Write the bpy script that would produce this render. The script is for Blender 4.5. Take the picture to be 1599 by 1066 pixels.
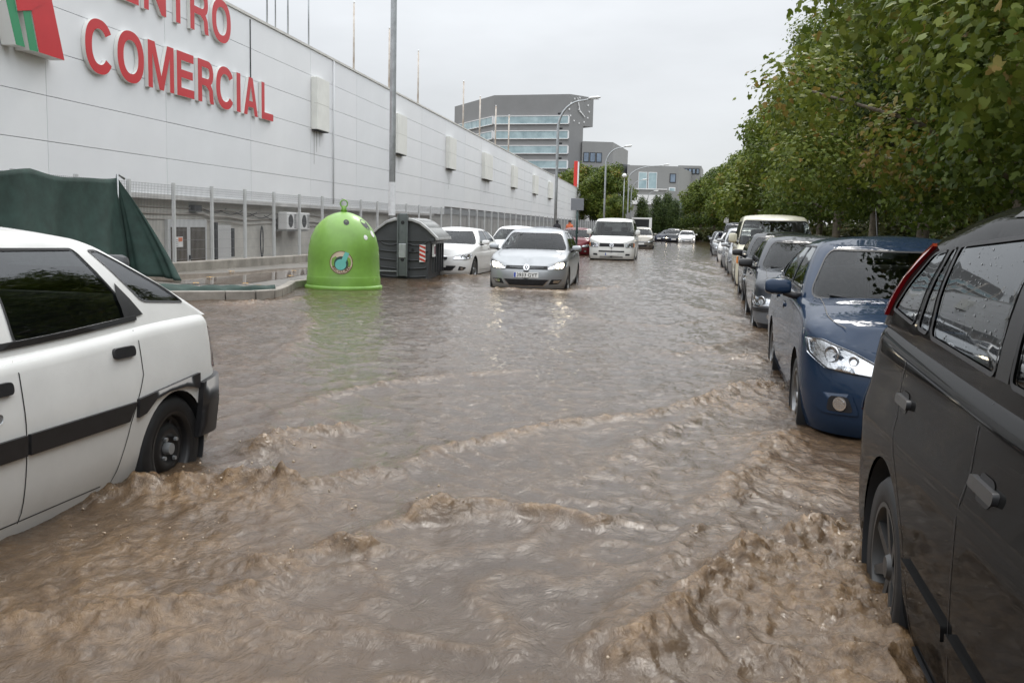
import bpy, bmesh, math, random
import numpy as np
from mathutils import Vector, Matrix
from mathutils.geometry import delaunay_2d_cdt

for o in list(bpy.data.objects): bpy.data.objects.remove(o)
scene = bpy.context.scene
COL = scene.collection
R = math.radians
random.seed(7); RNG = np.random.default_rng(7)

# ------------------------------------------------------------------ camera
CAM_H = 1.32                      # above the flood water (z = 0)
YAW, PITCH, ROLL = R(11.4), R(6.84), R(1.4)
cam_d = bpy.data.cameras.new('camera'); cam = bpy.data.objects.new('camera', cam_d); COL.objects.link(cam)
fw = Vector((-math.sin(YAW)*math.cos(PITCH), math.cos(YAW)*math.cos(PITCH), -math.sin(PITCH)))
r0 = Vector((math.cos(YAW), math.sin(YAW), 0)); u0 = r0.cross(fw)
rt = r0*math.cos(ROLL)+u0*math.sin(ROLL); up = -r0*math.sin(ROLL)+u0*math.cos(ROLL)
cam.matrix_world = Matrix(((rt.x, up.x, -fw.x, 0), (rt.y, up.y, -fw.y, 0), (rt.z, up.z, -fw.z, CAM_H), (0, 0, 0, 1)))
cam_d.sensor_width = 36; cam_d.lens = 36*1500/1599.0; cam_d.clip_start = .05; cam_d.clip_end = 3000
scene.camera = cam

# ------------------------------------------------------------------ sky, sun, exposure
SUN_EL, SUN_AZ = 44, 6            # behind thin cloud, ahead of the camera
world = bpy.data.worlds.new('World'); scene.world = world; world.use_nodes = True
nt = world.node_tree; nt.nodes.clear()
def wn(t, **k):
    n = nt.nodes.new(t)
    for a, b in k.items(): setattr(n, a, b)
    return n
wo = wn('ShaderNodeOutputWorld'); bg = wn('ShaderNodeBackground'); tc = wn('ShaderNodeTexCoord')
sep = wn('ShaderNodeSeparateXYZ'); ramp = wn('ShaderNodeValToRGB')
nt.links.new(tc.outputs['Generated'], sep.inputs[0]); nt.links.new(sep.outputs['Z'], ramp.inputs[0])
el = ramp.color_ramp.elements                       # an overcast sky: about three times brighter at the zenith
el[0].position = 0.0; el[0].color = (.70, .735, .77, 1)
el[1].position = 1.0; el[1].color = (2.9, 2.96, 3.02, 1)
for p, v in ((.12, .75), (.30, .93), (.6, 1.95)):
    e = el.new(p); e.color = (v*.955, v*.985, v*1.02, 1)
mp = wn('ShaderNodeMapping'); mp.inputs['Scale'].default_value = (1.6, 1.6, 5.0)
nz = wn('ShaderNodeTexNoise'); nz.inputs['Scale'].default_value = 2.2; nz.inputs['Detail'].default_value = 5
nt.links.new(tc.outputs['Generated'], mp.inputs[0]); nt.links.new(mp.outputs[0], nz.inputs['Vector'])
mr = wn('ShaderNodeMapRange'); mr.inputs['From Min'].default_value = .3; mr.inputs['From Max'].default_value = .72
mr.inputs['To Min'].default_value = .89; mr.inputs['To Max'].default_value = 1.10
nt.links.new(nz.outputs['Fac'], mr.inputs['Value'])
mul = wn('ShaderNodeVectorMath', operation='SCALE')
nt.links.new(ramp.outputs[0], mul.inputs[0]); nt.links.new(mr.outputs[0], mul.inputs['Scale'])
sky = wn('ShaderNodeTexSky'); sky.sky_type = 'NISHITA'; sky.sun_disc = False
sky.sun_elevation = R(SUN_EL); sky.sun_rotation = R(SUN_AZ)
sc = wn('ShaderNodeVectorMath', operation='SCALE'); sc.inputs['Scale'].default_value = .1
nt.links.new(sky.outputs[0], sc.inputs[0])
mx = wn('ShaderNodeMix', data_type='RGBA'); mx.inputs['Factor'].default_value = .93   # cloud cover over the blue
nt.links.new(sc.outputs[0], mx.inputs['A']); nt.links.new(mul.outputs[0], mx.inputs['B'])
nt.links.new(mx.outputs['Result'], bg.inputs['Color']); bg.inputs['Strength'].default_value = 1.0
nt.links.new(bg.outputs[0], wo.inputs[0])
sun_d = bpy.data.lights.new('sun', 'SUN'); sun = bpy.data.objects.new('sun', sun_d); COL.objects.link(sun)
sun_d.energy = .9; sun_d.angle = R(11); sun_d.color = (1, .95, .88)
sdir = Vector((math.sin(R(SUN_AZ))*math.cos(R(SUN_EL)), math.cos(R(SUN_AZ))*math.cos(R(SUN_EL)), math.sin(R(SUN_EL))))
sun.rotation_euler = sdir.to_track_quat('Z', 'Y').to_euler()
sun.location = sdir*200
vs = scene.view_settings; vs.view_transform = 'Standard'; vs.look = 'None'; vs.exposure = 0.1; vs.gamma = 1; vs.use_curve_mapping = False
scene.render.engine = 'CYCLES'
scene.cycles.max_bounces = 8; scene.cycles.transparent_max_bounces = 12
scene.cycles.caustics_reflective = False; scene.cycles.caustics_refractive = False

# ------------------------------------------------------------------ materials
MATS = {}
def mat(name, col, rough=.5, metal=0., noise=0., nscale=8., coat=0., bump=0., bscale=60., col2=None, emit=None, spec=.5, trans=0., rvar=0.):
    if name in MATS: return MATS[name]
    m = bpy.data.materials.new(name); m.use_nodes = True; n = m.node_tree; b = n.nodes['Principled BSDF']
    b.inputs['Base Color'].default_value = (*col, 1); b.inputs['Roughness'].default_value = rough; b.inputs['Metallic'].default_value = metal
    b.inputs['Specular IOR Level'].default_value = spec
    if coat: b.inputs['Coat Weight'].default_value = coat; b.inputs['Coat Roughness'].default_value = .04
    if emit: b.inputs['Emission Color'].default_value = (*emit[0], 1); b.inputs['Emission Strength'].default_value = emit[1]
    if noise or bump or col2 or rvar:
        tc = n.nodes.new('ShaderNodeTexCoord')
    if noise or col2:
        t = n.nodes.new('ShaderNodeTexNoise'); t.inputs['Scale'].default_value = nscale; t.inputs['Detail'].default_value = 6; t.inputs['Roughness'].default_value = .62
        n.links.new(tc.outputs['Object'], t.inputs['Vector'])
        r = n.nodes.new('ShaderNodeValToRGB'); r.color_ramp.elements[0].position = .32; r.color_ramp.elements[1].position = .7
        c2 = col2 or tuple(max(0, c*(1-noise)) for c in col)
        r.color_ramp.elements[0].color = (*c2, 1); r.color_ramp.elements[1].color = (*[min(1, c*(1+noise*.5)) for c in col], 1)
        n.links.new(t.outputs['Fac'], r.inputs[0]); n.links.new(r.outputs[0], b.inputs['Base Color'])
    if rvar:
        t = n.nodes.new('ShaderNodeTexNoise'); t.inputs['Scale'].default_value = nscale*.7; t.inputs['Detail'].default_value = 5
        n.links.new(tc.outputs['Object'], t.inputs['Vector'])
        q = n.nodes.new('ShaderNodeMapRange'); q.inputs['To Min'].default_value = max(0.02, rough-rvar); q.inputs['To Max'].default_value = rough+rvar
        n.links.new(t.outputs['Fac'], q.inputs['Value']); n.links.new(q.outputs[0], b.inputs['Roughness'])
    if bump:
        t = n.nodes.new('ShaderNodeTexNoise'); t.inputs['Scale'].default_value = bscale; t.inputs['Detail'].default_value = 4
        n.links.new(tc.outputs['Object'], t.inputs['Vector'])
        bp = n.nodes.new('ShaderNodeBump'); bp.inputs['Strength'].default_value = bump; bp.inputs['Distance'].default_value = .01
        n.links.new(t.outputs['Fac'], bp.inputs['Height']); n.links.new(bp.outputs[0], b.inputs['Normal'])
    MATS[name] = m; return m

def drops(m, amount=.5, scale=120.):
    """rain beads on a wet surface: small raised dots in the relief"""
    n = m.node_tree; b = n.nodes['Principled BSDF']
    tc = n.nodes.new('ShaderNodeTexCoord'); v = n.nodes.new('ShaderNodeTexVoronoi'); v.inputs['Scale'].default_value = scale
    n.links.new(tc.outputs['Object'], v.inputs['Vector'])
    q = n.nodes.new('ShaderNodeMapRange'); q.inputs['From Min'].default_value = .0; q.inputs['From Max'].default_value = .32
    q.inputs['To Min'].default_value = 1; q.inputs['To Max'].default_value = 0
    n.links.new(v.outputs['Distance'], q.inputs['Value'])
    bp = n.nodes.new('ShaderNodeBump'); bp.inputs['Strength'].default_value = amount; bp.inputs['Distance'].default_value = .0012
    n.links.new(q.outputs[0], bp.inputs['Height']); n.links.new(bp.outputs[0], b.inputs['Normal'])
    if 'Coat Normal' in b.inputs: n.links.new(bp.outputs[0], b.inputs['Coat Normal'])
    return m

def paint(name, col, metal=0., rough=.32, dirt=.06, wet=0., coat=.8):
    if name in MATS: return MATS[name]
    m = mat(name, col, rough, metal, noise=dirt, nscale=3.5, coat=coat, spec=.0)
    m.node_tree.nodes['Principled BSDF'].inputs['Coat IOR'].default_value = 1.36
    return m

def glass(name, tint=.5, ior=1.5, extra=.0):
    if name in MATS: return MATS[name]
    m = bpy.data.materials.new(name); m.use_nodes = True; n = m.node_tree; n.nodes.clear()
    o = n.nodes.new('ShaderNodeOutputMaterial'); t = n.nodes.new('ShaderNodeBsdfTransparent'); g = n.nodes.new('ShaderNodeBsdfGlossy')
    t.inputs[0].default_value = (tint*(.95 if tint < .8 else 1), tint, tint*(.985 if tint < .8 else 1), 1); g.inputs['Roughness'].default_value = .02; g.inputs['Color'].default_value = (.9, .92, .94, 1)
    f = n.nodes.new('ShaderNodeFresnel'); f.inputs['IOR'].default_value = ior
    mm = n.nodes.new('ShaderNodeMixShader'); a = n.nodes.new('ShaderNodeMath'); a.operation = 'ADD'; a.inputs[1].default_value = extra; a.use_clamp = True
    n.links.new(f.outputs[0], a.inputs[0]); n.links.new(a.outputs[0], mm.inputs[0]); n.links.new(t.outputs[0], mm.inputs[1]); n.links.new(g.outputs[0], mm.inputs[2])
    n.links.new(mm.outputs[0], o.inputs[0]); MATS[name] = m; return m

M_BLACK = mat('black_plastic', (.018, .018, .02), .45, noise=.3, nscale=20)
M_RUBBER = mat('tyre_rubber', (.014, .014, .015), .6, noise=.4, nscale=15)
M_DARK = mat('dark_interior', (.02, .021, .023), .8)
M_SEAT = mat('seat_cloth', (.09, .092, .096), .9, noise=.3, nscale=30)
M_CHROME = mat('chrome', (.75, .76, .78), .12, 1.0)
M_ALLOY = mat('alloy_silver', (.26, .265, .27), .42, .8, noise=.2, nscale=12)
M_STEEL_BLACK = mat('black_steel_wheel', (.02, .02, .021), .4, .2)
M_GLASS = glass('car_glass', .74, 1.30); M_GLASS_SIDE = glass('car_side_glass', .42, 1.5, .045)
M_GLASS_DARK = glass('car_glass_tinted', .3, 1.42)
M_LENS = glass('clear_lens', .95, 1.35)
M_REFLECTOR = mat('lamp_reflector', (.72, .74, .77), .18, 1.0, bump=.35, bscale=45)
M_LAMP_ON = mat('lit_headlamp', (1, .9, .75), .2, emit=((1, .86, .62), 9.0))
M_RED_LENS = mat('red_lens', (.32, .006, .012), .12, coat=.6)
M_ORANGE_LENS = mat('amber_lens', (.75, .22, .02), .15, coat=.5)
M_PLATE = mat('plate_white', (.78, .78, .76), .35)
M_PLATE_BLUE = mat('plate_blue', (.02, .06, .4), .35)
M_INK = mat('ink_black', (.012, .012, .014), .5)
M_WHITE = mat('white_paint', (.8, .8, .79), .5, noise=.05, nscale=4)
M_GALV = mat('galvanised_steel', (.42, .44, .45), .42, .6, noise=.2, nscale=6)
M_CONC = mat('concrete', (.3, .275, .24), .8, noise=.35, nscale=3, bump=.3, bscale=40)

# ------------------------------------------------------------------ object helpers
def newobj(name, verts, faces, m, parent=None, smooth=False, mats=None, midx=None):
    me = bpy.data.meshes.new(name); me.from_pydata([tuple(map(float, v)) for v in verts], [], [tuple(map(int, f)) for f in faces])
    if mats:
        for x in mats: me.materials.append(x)
        if midx is not None: me.polygons.foreach_set('material_index', list(midx))
    elif m: me.materials.append(m)
    if smooth: me.polygons.foreach_set('use_smooth', [True]*len(me.polygons))
    me.update()
    o = bpy.data.objects.new(name, me); COL.objects.link(o); o.parent = parent
    return o
def tag(o, label=None, cat=None, group=None, kind=None):
    if label: o['label'] = label
    if cat: o['category'] = cat
    if group: o['group'] = group
    if kind: o['kind'] = kind
    return o
def empty(name, loc=(0, 0, 0), rz=0., label=None, cat=None, group=None):
    o = bpy.data.objects.new(name, None); COL.objects.link(o); o.location = loc; o.rotation_euler = (0, 0, rz)
    o.empty_display_size = .1
    return tag(o, label, cat, group)
def copy_tree(o, parent=None):
    c = o.copy(); COL.objects.link(c); c.parent = parent
    for ch in list(o.children):
        if ch.name in bpy.data.objects: copy_tree(ch, c)
    return c

class MB:
    def __init__(s): s.v = []; s.f = []; s.mi = []
    def add(s, v, f, mi=0):
        b = len(s.v); s.v += [tuple(p) for p in v]; s.f += [tuple(i+b for i in q) for q in f]; s.mi += [mi]*len(f); return s
    def box(s, x0, x1, y0, y1, z0, z1, mi=0):
        v = [(x0, y0, z0), (x1, y0, z0), (x1, y1, z0), (x0, y1, z0), (x0, y0, z1), (x1, y0, z1), (x1, y1, z1), (x0, y1, z1)]
        return s.add(v, [(0, 3, 2, 1), (4, 5, 6, 7), (0, 1, 5, 4), (1, 2, 6, 5), (2, 3, 7, 6), (3, 0, 4, 7)], mi)
    def prism(s, poly, z0, z1, mi=0):                    # polygon in plan, extruded up
        n = len(poly); v = [(x, y, z0) for x, y in poly]+[(x, y, z1) for x, y in poly]
        return s.add(v, [tuple(range(n-1, -1, -1)), tuple(range(n, 2*n))]+[(i, (i+1) % n, n+(i+1) % n, n+i) for i in range(n)], mi)
    def xprism(s, poly, y0, y1, mi=0):                   # polygon in (x,z), extruded along y
        n = len(poly); v = [(x, y0, z) for x, z in poly]+[(x, y1, z) for x, z in poly]
        return s.add(v, [tuple(range(n)), tuple(range(2*n-1, n-1, -1))]+[((i+1) % n, i, n+i, n+(i+1) % n) for i in range(n)], mi)
    def tube(s, pts, rad, seg=8, mi=0, caps=True):
        pts = [Vector(p) for p in pts]; rads = rad if hasattr(rad, '__len__') else [rad]*len(pts); b = len(s.v); v = []; f = []
        prev = None
        for i, p in enumerate(pts):
            d = (pts[min(i+1, len(pts)-1)]-pts[max(i-1, 0)]).normalized()
            a = d.orthogonal().normalized() if prev is None else (prev-d*prev.dot(d)).normalized(); prev = a; c = d.cross(a)
            for k in range(seg):
                t = 2*math.pi*k/seg; v.append(p+(a*math.cos(t)+c*math.sin(t))*rads[i])
        for i in range(len(pts)-1):
            for k in range(seg):
                f.append((i*seg+k, i*seg+(k+1) % seg, (i+1)*seg+(k+1) % seg, (i+1)*seg+k))
        if caps: f += [tuple(range(seg-1, -1, -1)), tuple(range((len(pts)-1)*seg, len(pts)*seg))]
        return s.add(v, f, mi)
    def lathe(s, prof, seg=32, axis='z', mi=0, c=(0, 0, 0)):   # prof: (radius, height)
        v = []; f = []
        for r_, h in prof:
            for k in range(seg):
                t = 2*math.pi*k/seg; a, b_ = r_*math.cos(t), r_*math.sin(t)
                p = (a, b_, h) if axis == 'z' else (a, h, b_) if axis == 'y' else (h, a, b_)
                v.append((p[0]+c[0], p[1]+c[1], p[2]+c[2]))
        for i in range(len(prof)-1):
            for k in range(seg):
                q = (i*seg+k, i*seg+(k+1) % seg, (i+1)*seg+(k+1) % seg, (i+1)*seg+k)
                f.append(q if axis != 'y' else q[::-1])
        return s.add(v, f, mi)
    def build(s, name, m, parent=None, smooth=False, bevel=0., mats=None, kind=None):
        o = newobj(name, s.v, s.f, m, parent, smooth, mats, s.mi if mats else None)
        if bevel:
            b = o.modifiers.new('bevel', 'BEVEL'); b.width = bevel; b.segments = 2; b.limit_method = 'ANGLE'; b.angle_limit = R(35)
        if kind: o['kind'] = kind
        return o

def autosmooth(o, ang=35):
    me = o.data
    bm = bmesh.new(); bm.from_mesh(me); 
    for e in bm.edges:
        if len(e.link_faces) == 2: e.smooth = e.calc_face_angle(0) < R(ang)
    for f in bm.faces: f.smooth = True
    bm.to_mesh(me); bm.free(); return o

def text_mesh(txt, bold=0., extrude=0.):
    c = bpy.data.curves.new('t', 'FONT'); c.body = txt; c.offset = bold; c.extrude = extrude; c.resolution_u = 6
    o = bpy.data.objects.new('t', c); COL.objects.link(o)
    dg = bpy.context.evaluated_depsgraph_get(); me = bpy.data.meshes.new_from_object(o.evaluated_get(dg))
    bpy.data.objects.remove(o); bpy.data.curves.remove(c); return me

def inpoly(P, poly):
    poly = np.asarray(poly); x, y = P[:, 0], P[:, 1]; r_ = np.zeros(len(P), bool); j = len(poly)-1
    for i in range(len(poly)):
        xi, yi = poly[i]; xj, yj = poly[j]
        c = (yi > y) != (yj > y)
        with np.errstate(divide='ignore', invalid='ignore'): r_ ^= c & (x < (xj-xi)*(y-yi)/(yj-yi+1e-30)+xi)
        j = i
    return r_
def cdt(outer, holes=(), pts=()):
    V = [Vector(p) for p in outer]; E = [(i, (i+1) % len(outer)) for i in range(len(outer))]
    for h in holes:
        b = len(V); V += [Vector(p) for p in h]; E += [(b+i, b+(i+1) % len(h)) for i in range(len(h))]
    V += [Vector(p) for p in pts]
    res = delaunay_2d_cdt(V, E, [], 0, 1e-5)
    vv = np.array([(p[0], p[1]) for p in res[0]]); ff = np.array([tuple(t) for t in res[2]])
    cen = vv[ff].mean(axis=1); keep = inpoly(cen, outer)
    for h in holes: keep &= ~inpoly(cen, h)
    ff = ff[keep]
    e1 = vv[ff[:, 1]]-vv[ff[:, 0]]; e2 = vv[ff[:, 2]]-vv[ff[:, 0]]; flip = (e1[:, 0]*e2[:, 1]-e1[:, 1]*e2[:, 0]) < 0
    ff[flip] = ff[flip][:, ::-1]
    return vv, ff
def roundpoly(poly, r_, n=4):
    out = []; N = len(poly)
    for i in range(N):
        p0, p, p1 = [np.array(poly[k % N], float) for k in (i-1, i, i+1)]
        a, b = p0-p, p1-p; la, lb = np.linalg.norm(a), np.linalg.norm(b); q = min(r_, la*.45, lb*.45)
        A, B = p+a/la*q, p+b/lb*q
        for k in range(n+1):
            t = k/n; out.append(tuple((1-t)**2*A+2*t*(1-t)*p+t*t*B))
    return out
def offpoly(poly, d):                                   # grow (d>0) a polygon
    P = np.array(poly, float); a = .5*np.sum(P[:, 0]*np.roll(P[:, 1], -1)-np.roll(P[:, 0], -1)*P[:, 1]); sgn = 1 if a > 0 else -1
    t = np.roll(P, -1, 0)-np.roll(P, 1, 0); t /= np.linalg.norm(t, axis=1)[:, None]+1e-12
    nrm = np.stack([t[:, 1], -t[:, 0]], 1)*sgn
    return [tuple(p) for p in P+nrm*d]
def densify(poly, step):
    out = []; N = len(poly)
    for i in range(N):
        a, b = np.array(poly[i]), np.array(poly[(i+1) % N]); k = max(1, int(np.linalg.norm(b-a)/step))
        out += [tuple(a+(b-a)*t/k) for t in range(k)]
    return out
def gridpts(poly, step):
    P = np.array(poly); lo, hi = P.min(0), P.max(0)
    xs = np.arange(lo[0]+step*.5, hi[0], step); ys = np.arange(lo[1]+step*.5, hi[1], step)
    if len(xs) == 0 or len(ys) == 0: return []
    G = np.array([(x, y) for x in xs for y in ys]); ins = inpoly(G, offpoly(poly, -step*.3)) & inpoly(G, poly); return [tuple(g) for g in G[ins]]
def pchip(pts):
    X = np.array([p[0] for p in pts], float); Y = np.array([p[1] for p in pts], float); h = np.diff(X); d = np.diff(Y)/h
    m = np.zeros(len(X)); m[0] = d[0]; m[-1] = d[-1]
    for i in range(1, len(X)-1):
        m[i] = 0 if d[i-1]*d[i] <= 0 else 2*d[i-1]*d[i]/(d[i-1]+d[i])
    def f(x):
        x = np.clip(np.asarray(x, float), X[0], X[-1]); i = np.clip(np.searchsorted(X, x)-1, 0, len(h)-1); t = (x-X[i])/h[i]
        return (2*t**3-3*t**2+1)*Y[i]+(t**3-2*t**2+t)*h[i]*m[i]+(-2*t**3+3*t**2)*Y[i+1]+(t**3-t**2)*h[i]*m[i+1]
    return f

# numpy gradient noise
PERM = np.random.default_rng(3).permutation(512)
def perlin(x, y, seed=0):
    xi = np.floor(x).astype(int); yi = np.floor(y).astype(int); xf = x-xi; yf = y-yi
    def g(ix, iy, fx, fy):
        h = PERM[(PERM[(ix+seed*17) & 511]+iy) & 511]*(2*math.pi/512); return np.cos(h)*fx+np.sin(h)*fy
    u = xf*xf*xf*(xf*(xf*6-15)+10); v = yf*yf*yf*(yf*(yf*6-15)+10)
    a = g(xi, yi, xf, yf); b = g(xi+1, yi, xf-1, yf); c = g(xi, yi+1, xf, yf-1); d = g(xi+1, yi+1, xf-1, yf-1)
    return (a+(b-a)*u)*(1-v)+(c+(d-c)*u)*v
# ------------------------------------------------------------------ ground and flood water
ROAD = -.16
m_asph = mat('wet_asphalt', (.05, .048, .045), .4, noise=.4, nscale=2)
m_soil = mat('ground_soil', (.10, .085, .06), .9, noise=.4, nscale=.6)
m_grass = mat('verge_grass', (.05, .065, .022), .9, noise=.5, nscale=2.5, col2=(.09, .07, .03), bump=.6, bscale=30)
tag(MB().box(-900, 900, -200, 1600, ROAD-.6, ROAD-.5).build('ground', m_soil), kind='structure')
tag(MB().box(-60, 2.72, -14, 420, ROAD-.1, ROAD).build('road', m_asph), kind='structure')
tag(MB().box(2.9, 420, -14, 420, ROAD-.1, .09).build('verge', m_grass), kind='structure')
ks = None
krb = tag(MB().box(2.74, 2.89, -14, 200, ROAD-.05, .05).build('kerb', M_CONC), kind='structure')

# the flood: a fan of fine quads (finest near the camera), heights from flow noise and wakes
CRESTS = [  # points (x, y), height, half width
 ([(-1.63, 4.73), (-1.47, 5.32), (-1.24, 5.66), (-.97, 6.15), (-.7, 6.45), (-.41, 6.67), (-.07, 7.24), (.28, 8.02), (.64, 8.49)], .045, .16),
 ([(-2.79, 5.99), (-2.75, 6.8), (-2.53, 7.35), (-2.18, 8.01), (-1.68, 8.39), (-1.43, 8.61)], .034, .15),
 ([(-2.4, 4.78), (-2.42, 5.19), (-2.35, 5.4), (-2.12, 5.67)], .075, .13),
 ([(-2.79, 3.72), (-2.62, 4.05), (-2.33, 4.2), (-2.04, 4.22), (-1.84, 4.22), (-1.71, 4.57), (-1.56, 4.75)], .075, .14),
 ([(-1.6, 3.11), (-1.56, 3.29), (-1.43, 3.4), (-1.36, 3.54), (-1.32, 3.85), (-1.16, 4.09), (-.97, 4.31), (-.68, 4.23), (-.44, 4.15), (-.25, 4.36)], .042, .11),
 ([(-2.6, 2.3), (-2.11, 2.49), (-2.0, 2.65), (-1.77, 2.73), (-1.61, 2.89), (-1.46, 3.12)], .045, .13),
 ([(-.6, 4.71), (-.42, 5.65), (-.14, 6.53), (.12, 7.1)], .022, .16),
 ([(-.08, 4.41), (.1, 4.68), (.41, 5.91), (.7, 6.58)], .04, .18),
 ([(-.17, 2.68), (-.06, 3.19), (.11, 3.61), (.3, 3.96), (.56, 4.3), (.72, 4.43)], .07, .16),
 ([(-.33, 2.72), (-.21, 3.15), (-.11, 3.77), (.04, 4.44)], .022, .12),
 ([(-.63, 10.81), (-.26, 10.11), (.07, 10.8), (.46, 11.94), (.83, 13.27)], .035, .2),
 ([(-2.7, 16.77), (-1.53, 13.57), (-.52, 13.09), (.48, 15.66)], .028, .25),
 ([(-3.92, 8.41), (-4.56, 10.47), (-5.08, 11.88), (-6.18, 13.49)], .03, .22),
 ([(-4.9, 19.6), (-4.3, 19.3), (-3.5, 19.1), (-2.7, 19.2), (-2.2, 20.2), (-1.9, 22.)], .06, .22),
 ([(-6.9, 23.6), (-6.2, 23.9), (-5.6, 23.4), (-4.9, 22.6)], .05, .2),
 ([(.7, 9.6), (.2, 10.2), (-.3, 11.5)], .035, .2), ([(.7, 14.4), (.1, 15.6), (-.5, 17.5)], .035, .25), ([(.7, 20), (0, 22), (-.9, 25)], .035, .3),
 ([(.7, 27), (-.2, 30), (-1.2, 34)], .04, .4), ([(.7, 33), (-.2, 37), (-1.5, 43)], .04, .5), ([(-7.6, 13.6), (-7.0, 13.7), (-6.6, 14.6), (-6.9, 15.6)], .05, .2),
]
BOILS = [  # x, y, radius x, radius y, height: churned patches
 (.42, 3.55, .42, .75, .085), (.62, 4.15, .22, .35, .07), (.5, 2.7, .35, .5, .05), (.62, 3.0, .16, .4, .05), (-2.25, 4.1, .7, .35, .05), (-2.02, 4.25, .16, .13, .10), (-1.15, 4.15, .15, .12, .085),
 (-1.53, 3.25, .2, .14, .055), (-1.36, 3.52, .14, .1, .05), (-2.4, 5.1, .22, .16, .06), (-2.1, 3.3, .5, .5, .022), (-1.9, 2.7, .7, .4, .022), (.45, 8.1, .45, .5, .075), (.35, 7.3, .55, .4, .035),
 (.42, 6.1, .35, .45, .035), (.5, 5.2, .4, .5, .03), (.55, 10.2, .3, .6, .05), (.45, 13.4, .35, .9, .045), (.45, 18.5, .4, 1., .04), (-2.55, 20.5, .45, .8, .06), (-3.7, 19.6, 1.1, .35, .04), (-5.6, 23.6, .7, .5, .05),
 (-7.0, 13.8, .6, .5, .04), (.4, 24, .5, 1.5, .04), (.3, 31, .6, 3, .04), (.2, 42, .8, 5, .04), (-5.6, 20.8, .7, .9, .02),
]
NR, NA = 900, 640
rad = 2.3*np.exp(np.linspace(0, math.log(230/2.3), NR)); ang = np.linspace(R(-56), R(34), NA)
RR, AA = np.meshgrid(rad, ang, indexing='ij'); WX = RR*np.sin(AA); WY = RR*np.cos(AA)-1.0
qx = WX+.25*perlin(WX*.8, WY*.8, 5); qy = WY+.25*perlin(WX*.8+9, WY*.8, 6)
near = np.clip(1.2-RR/60, .25, 1)
h = .014*perlin(qx*.9, qy*.55, 1)+.011*perlin(qx*2.1+.6*qy, qy*1.5, 2)
rp = 1-np.abs(perlin(qx*3.0+qy*.9, qy*2.3-qx*.5, 3))*2; h += .0125*rp*np.abs(rp)
rp2 = 1-np.abs(perlin(qx*7+qy*2, qy*6-qx, 4))*2; h += .0062*rp2
h += .0042*perlin(qx*15, qy*13, 8)
foam = np.clip((rp-.5)*.6, 0, .3)
wx2 = qx+.05*perlin(WX*7, WY*7, 31); wy2 = qy+.05*perlin(WX*7+5, WY*7, 32)
rdg = lambda f, sd: (1-np.abs(perlin(wx2*f+wy2*f*.35, wy2*f*.8-wx2*f*.2, sd))*2.1)
bil = np.clip(.60*rdg(4.5, 11)**2+.40*rdg(10, 12)**2+.18*rdg(23, 13), 0, 1.5)
rough_ = .6*rdg(9, 14)+.45*rdg(18, 15)+.2*rdg(34, 16)
dx_ = .10*perlin(WX*3, WY*3, 21)+.05*perlin(WX*8, WY*8, 22)
for pts, amp, wd in CRESTS:
    P = np.array(pts); lo, hi = P.min(0)-1, P.max(0)+1; I = np.where((WX > lo[0]) & (WX < hi[0]) & (WY > lo[1]) & (WY < hi[1])); x = WX[I]+dx_[I]; y = WY[I]+dx_[I]
    d = np.full(len(x), 9.); tpar = np.zeros(len(x)); acc = 0
    for a, b in zip(P[:-1], P[1:]):
        e = b-a; l = np.hypot(*e); t = np.clip(((x-a[0])*e[0]+(y-a[1])*e[1])/l**2, 0, 1); dd = np.hypot(x-a[0]-t*e[0], y-a[1]-t*e[1]); m_ = dd < d; d[m_] = dd[m_]; tpar[m_] = acc+t[m_]*l; acc += l
    endf = np.clip(np.minimum(tpar, acc-tpar)/(.18*acc)+.25, 0, 1); g = np.exp(-(d/wd)**2)*endf; core = np.exp(-(d/(wd*.5))**2)*endf
    h[I] += .72*amp*(.5*g+core*(.05+.75*bil[I]))+.009*core*rough_[I]; foam[I] = np.maximum(foam[I], np.clip(core*(.35+.7*bil[I]), 0, 1)*min(1, amp/.045))
for x0, y0, rx, ry, amp in BOILS:
    I = np.where((np.abs(WX-x0) < rx*2.6) & (np.abs(WY-y0) < ry*2.6)); d2 = ((WX[I]+dx_[I]-x0)/rx)**2+((WY[I]+dx_[I]-y0)/ry)**2; g = np.exp(-d2)
    h[I] += (.55*amp)*g*(.25+.9*bil[I])+.011*g*rough_[I]*min(1, amp/.05); foam[I] = np.maximum(foam[I], np.clip(g*(.45+.55*bil[I]), 0, 1)*min(1, .45+amp/.08))
foam = np.clip(foam, 0, 1)
WV = np.stack([WX, WY, h], -1).reshape(-1, 3)
ii = np.arange(NR-1)[:, None]*NA+np.arange(NA-1)[None, :]; WF = np.stack([ii, ii+NA, ii+NA+1, ii+1], -1).reshape(-1, 4)[:, ::-1]
me = bpy.data.meshes.new('flood_water'); me.vertices.add(len(WV)); me.vertices.foreach_set('co', WV.ravel())
me.loops.add(len(WF)*4); me.polygons.add(len(WF)); me.loops.foreach_set('vertex_index', WF.ravel()); me.polygons.foreach_set('loop_start', np.arange(len(WF))*4); me.polygons.foreach_set('loop_total', np.full(len(WF), 4))
me.polygons.foreach_set('use_smooth', np.ones(len(WF), bool)); me.update(); me.validate()
at = me.attributes.new('churn', 'FLOAT', 'POINT'); at.data.foreach_set('value', foam.ravel().astype(np.float32))
water = bpy.data.objects.new('flood_water', me); COL.objects.link(water); tag(water, kind='structure')
m = bpy.data.materials.new('muddy_water'); m.use_nodes = True; n = m.node_tree; b = n.nodes['Principled BSDF']; MATS['muddy_water'] = m
av = n.nodes.new('ShaderNodeAttribute'); av.attribute_name = 'churn'; tc = n.nodes.new('ShaderNodeTexCoord')
ns = n.nodes.new('ShaderNodeTexNoise'); ns.inputs['Scale'].default_value = 1.3; ns.inputs['Detail'].default_value = 6; n.links.new(tc.outputs['Object'], ns.inputs['Vector'])
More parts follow.
